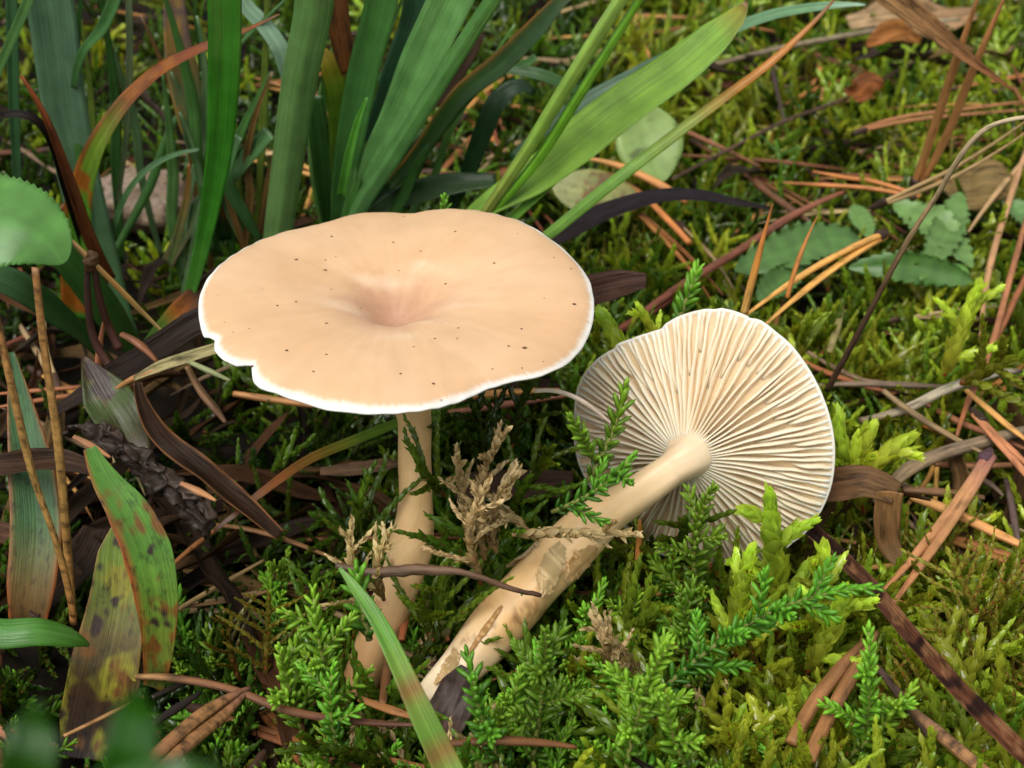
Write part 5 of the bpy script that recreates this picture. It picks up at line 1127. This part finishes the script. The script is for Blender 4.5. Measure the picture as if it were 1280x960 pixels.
for x, y in ground_points(8400, 10.5, 62):
    z = canopy(x, y); px, py = proj(np.array((x, y, z)))
    wx, wy = px + 60 * n2(x, y, 1.6, 1.1), py + 45 * n2(x, y, 1.6, 9.1)
    r = RNG.random(); kind = None
    for kd, wt in patch(wx, wy, r):
        if r < wt: kind = kd; break
        r -= wt
    if kind is None: continue
    k = int(RNG.integers(len(PR[kind]) // 3, min(5, len(PR[kind])))); pr = PR[kind][k]
    sca = (.75 + .4 * RNG.random()) * (1.0 if kind == 'heath' else 1.12)
    H = np.linalg.norm(pr['tip']) * sca
    az = RNG.random() * 6.28; lean = (.2 + .4 * RNG.random()) if kind == 'heath' else (.35 + .75 * RNG.random())
    top = canopy(x, y) + .10 + .35 * RNG.normal()
    d = np.array((math.cos(az) * math.sin(lean), math.sin(az) * math.sin(lean), math.cos(lean)))
    p1 = np.array((x, y, top)); p0 = p1 - d * H
    okk = True
    for f in (1.0, .75, .5):
        q = p0 + (p1 - p0) * f; qx, qy = proj(q)
        if not clear(qx, qy, q[1], 7): okk = False; break
        if in_poly(qx, qy, CAP_B) and q[1] < 18.6 and qy < 690: okk = False; break
        if in_poly(qx, qy, CAP_A): 
            if q[1] < 17.0: okk = False; break
    if not okk: continue
    inside = -20 < px < 1300 and -20 < py < 1010
    cand.append((fdepth(p1) if inside else 1e3 + fdepth(p1), kind, k, p0, p1, RNG.random() * 6.28))
cand.sort(key=lambda c: c[0])
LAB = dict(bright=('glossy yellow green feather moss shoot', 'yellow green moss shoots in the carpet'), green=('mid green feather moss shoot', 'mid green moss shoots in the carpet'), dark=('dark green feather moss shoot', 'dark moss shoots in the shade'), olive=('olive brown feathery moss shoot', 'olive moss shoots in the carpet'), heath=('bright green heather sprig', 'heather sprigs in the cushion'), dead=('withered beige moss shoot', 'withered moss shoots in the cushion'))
SZ = ('tiny', 'short', 'middling', 'tall', 'very tall')
quota = dict(bright=90, green=100, dark=40, olive=50, heath=240, dead=30); rest = []
for c in cand:
    if c[0] < 1e3 and quota[c[1]] > 0:
        quota[c[1]] -= 1
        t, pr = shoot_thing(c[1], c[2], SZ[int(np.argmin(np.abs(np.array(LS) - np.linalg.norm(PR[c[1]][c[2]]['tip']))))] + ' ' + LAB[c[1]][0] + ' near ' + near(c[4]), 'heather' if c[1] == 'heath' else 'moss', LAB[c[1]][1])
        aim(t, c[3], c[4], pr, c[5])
    else: rest.append(c)
# the countless rest: one carpet
def carpet(name, kinds, label):
    rows = [c for c in rest if c[1] in kinds]
    if not rows: return
    col = bpy.data.collections.new(name + '_shoots'); order = []
    for kd in kinds:
        for k, pr in enumerate(PR[kd]):
            o = bpy.data.objects.new(f'{name}_{len(order):02d}', pr['whole']); col.objects.link(o); order.append((kd, k))
    V, rot, scl, idx = [], [], [], []
    from mathutils import Quaternion
    for _, kd, k, p0, p1, spin in rows:
        pr = PR[kd][k]; d = Vector(p1 - p0); src = Vector(pr['tip']); q = Quaternion(d.normalized(), spin) @ src.normalized().rotation_difference(d.normalized())
        V.append(p0); rot.append(tuple(q.to_euler())); scl.append(d.length / src.length); idx.append(order.index((kd, k)))
    me = bpy.data.meshes.new(name); me.vertices.add(len(V)); me.vertices.foreach_set('co', (np.array(V, np.float32) * U).ravel())
    a = me.attributes.new('turn', 'FLOAT_VECTOR', 'POINT'); a.data.foreach_set('vector', np.array(rot, np.float32).ravel())
    a = me.attributes.new('size', 'FLOAT', 'POINT'); a.data.foreach_set('value', np.array(scl, np.float32))
    a = me.attributes.new('pick', 'INT', 'POINT'); a.data.foreach_set('value', np.array(idx, np.int32))
    o = link(name, me); tag(o, label, None, None, 'stuff')
    ng = bpy.data.node_groups.new(name, 'GeometryNodeTree')
    ng.interface.new_socket('Geometry', in_out='INPUT', socket_type='NodeSocketGeometry'); ng.interface.new_socket('Geometry', in_out='OUTPUT', socket_type='NodeSocketGeometry')
    N = ng.nodes.new; gi, go = N('NodeGroupInput'), N('NodeGroupOutput')
    ci = N('GeometryNodeCollectionInfo'); ci.inputs['Collection'].default_value = col; ci.inputs['Separate Children'].default_value = True; ci.inputs['Reset Children'].default_value = True
    ip = N('GeometryNodeInstanceOnPoints'); ip.inputs['Pick Instance'].default_value = True
    def attr(nm, ty):
        x = N('GeometryNodeInputNamedAttribute'); x.data_type = ty; x.inputs['Name'].default_value = nm; return x.outputs['Attribute']
    er = N('FunctionNodeEulerToRotation'); lk = ng.links.new
    lk(gi.outputs[0], ip.inputs['Points']); lk(ci.outputs[0], ip.inputs['Instance']); lk(attr('pick', 'INT'), ip.inputs['Instance Index'])
    lk(attr('turn', 'FLOAT_VECTOR'), er.inputs[0]); lk(er.outputs[0], ip.inputs['Rotation']); lk(attr('size', 'FLOAT'), ip.inputs['Scale']); lk(ip.outputs[0], go.inputs[0])
    md = o.modifiers.new('shoots', 'NODES'); md.node_group = ng
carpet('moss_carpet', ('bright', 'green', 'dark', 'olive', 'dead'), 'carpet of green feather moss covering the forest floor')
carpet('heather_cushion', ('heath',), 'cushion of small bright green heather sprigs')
print('shoots', len(cand), 'rest', len(rest), quota)
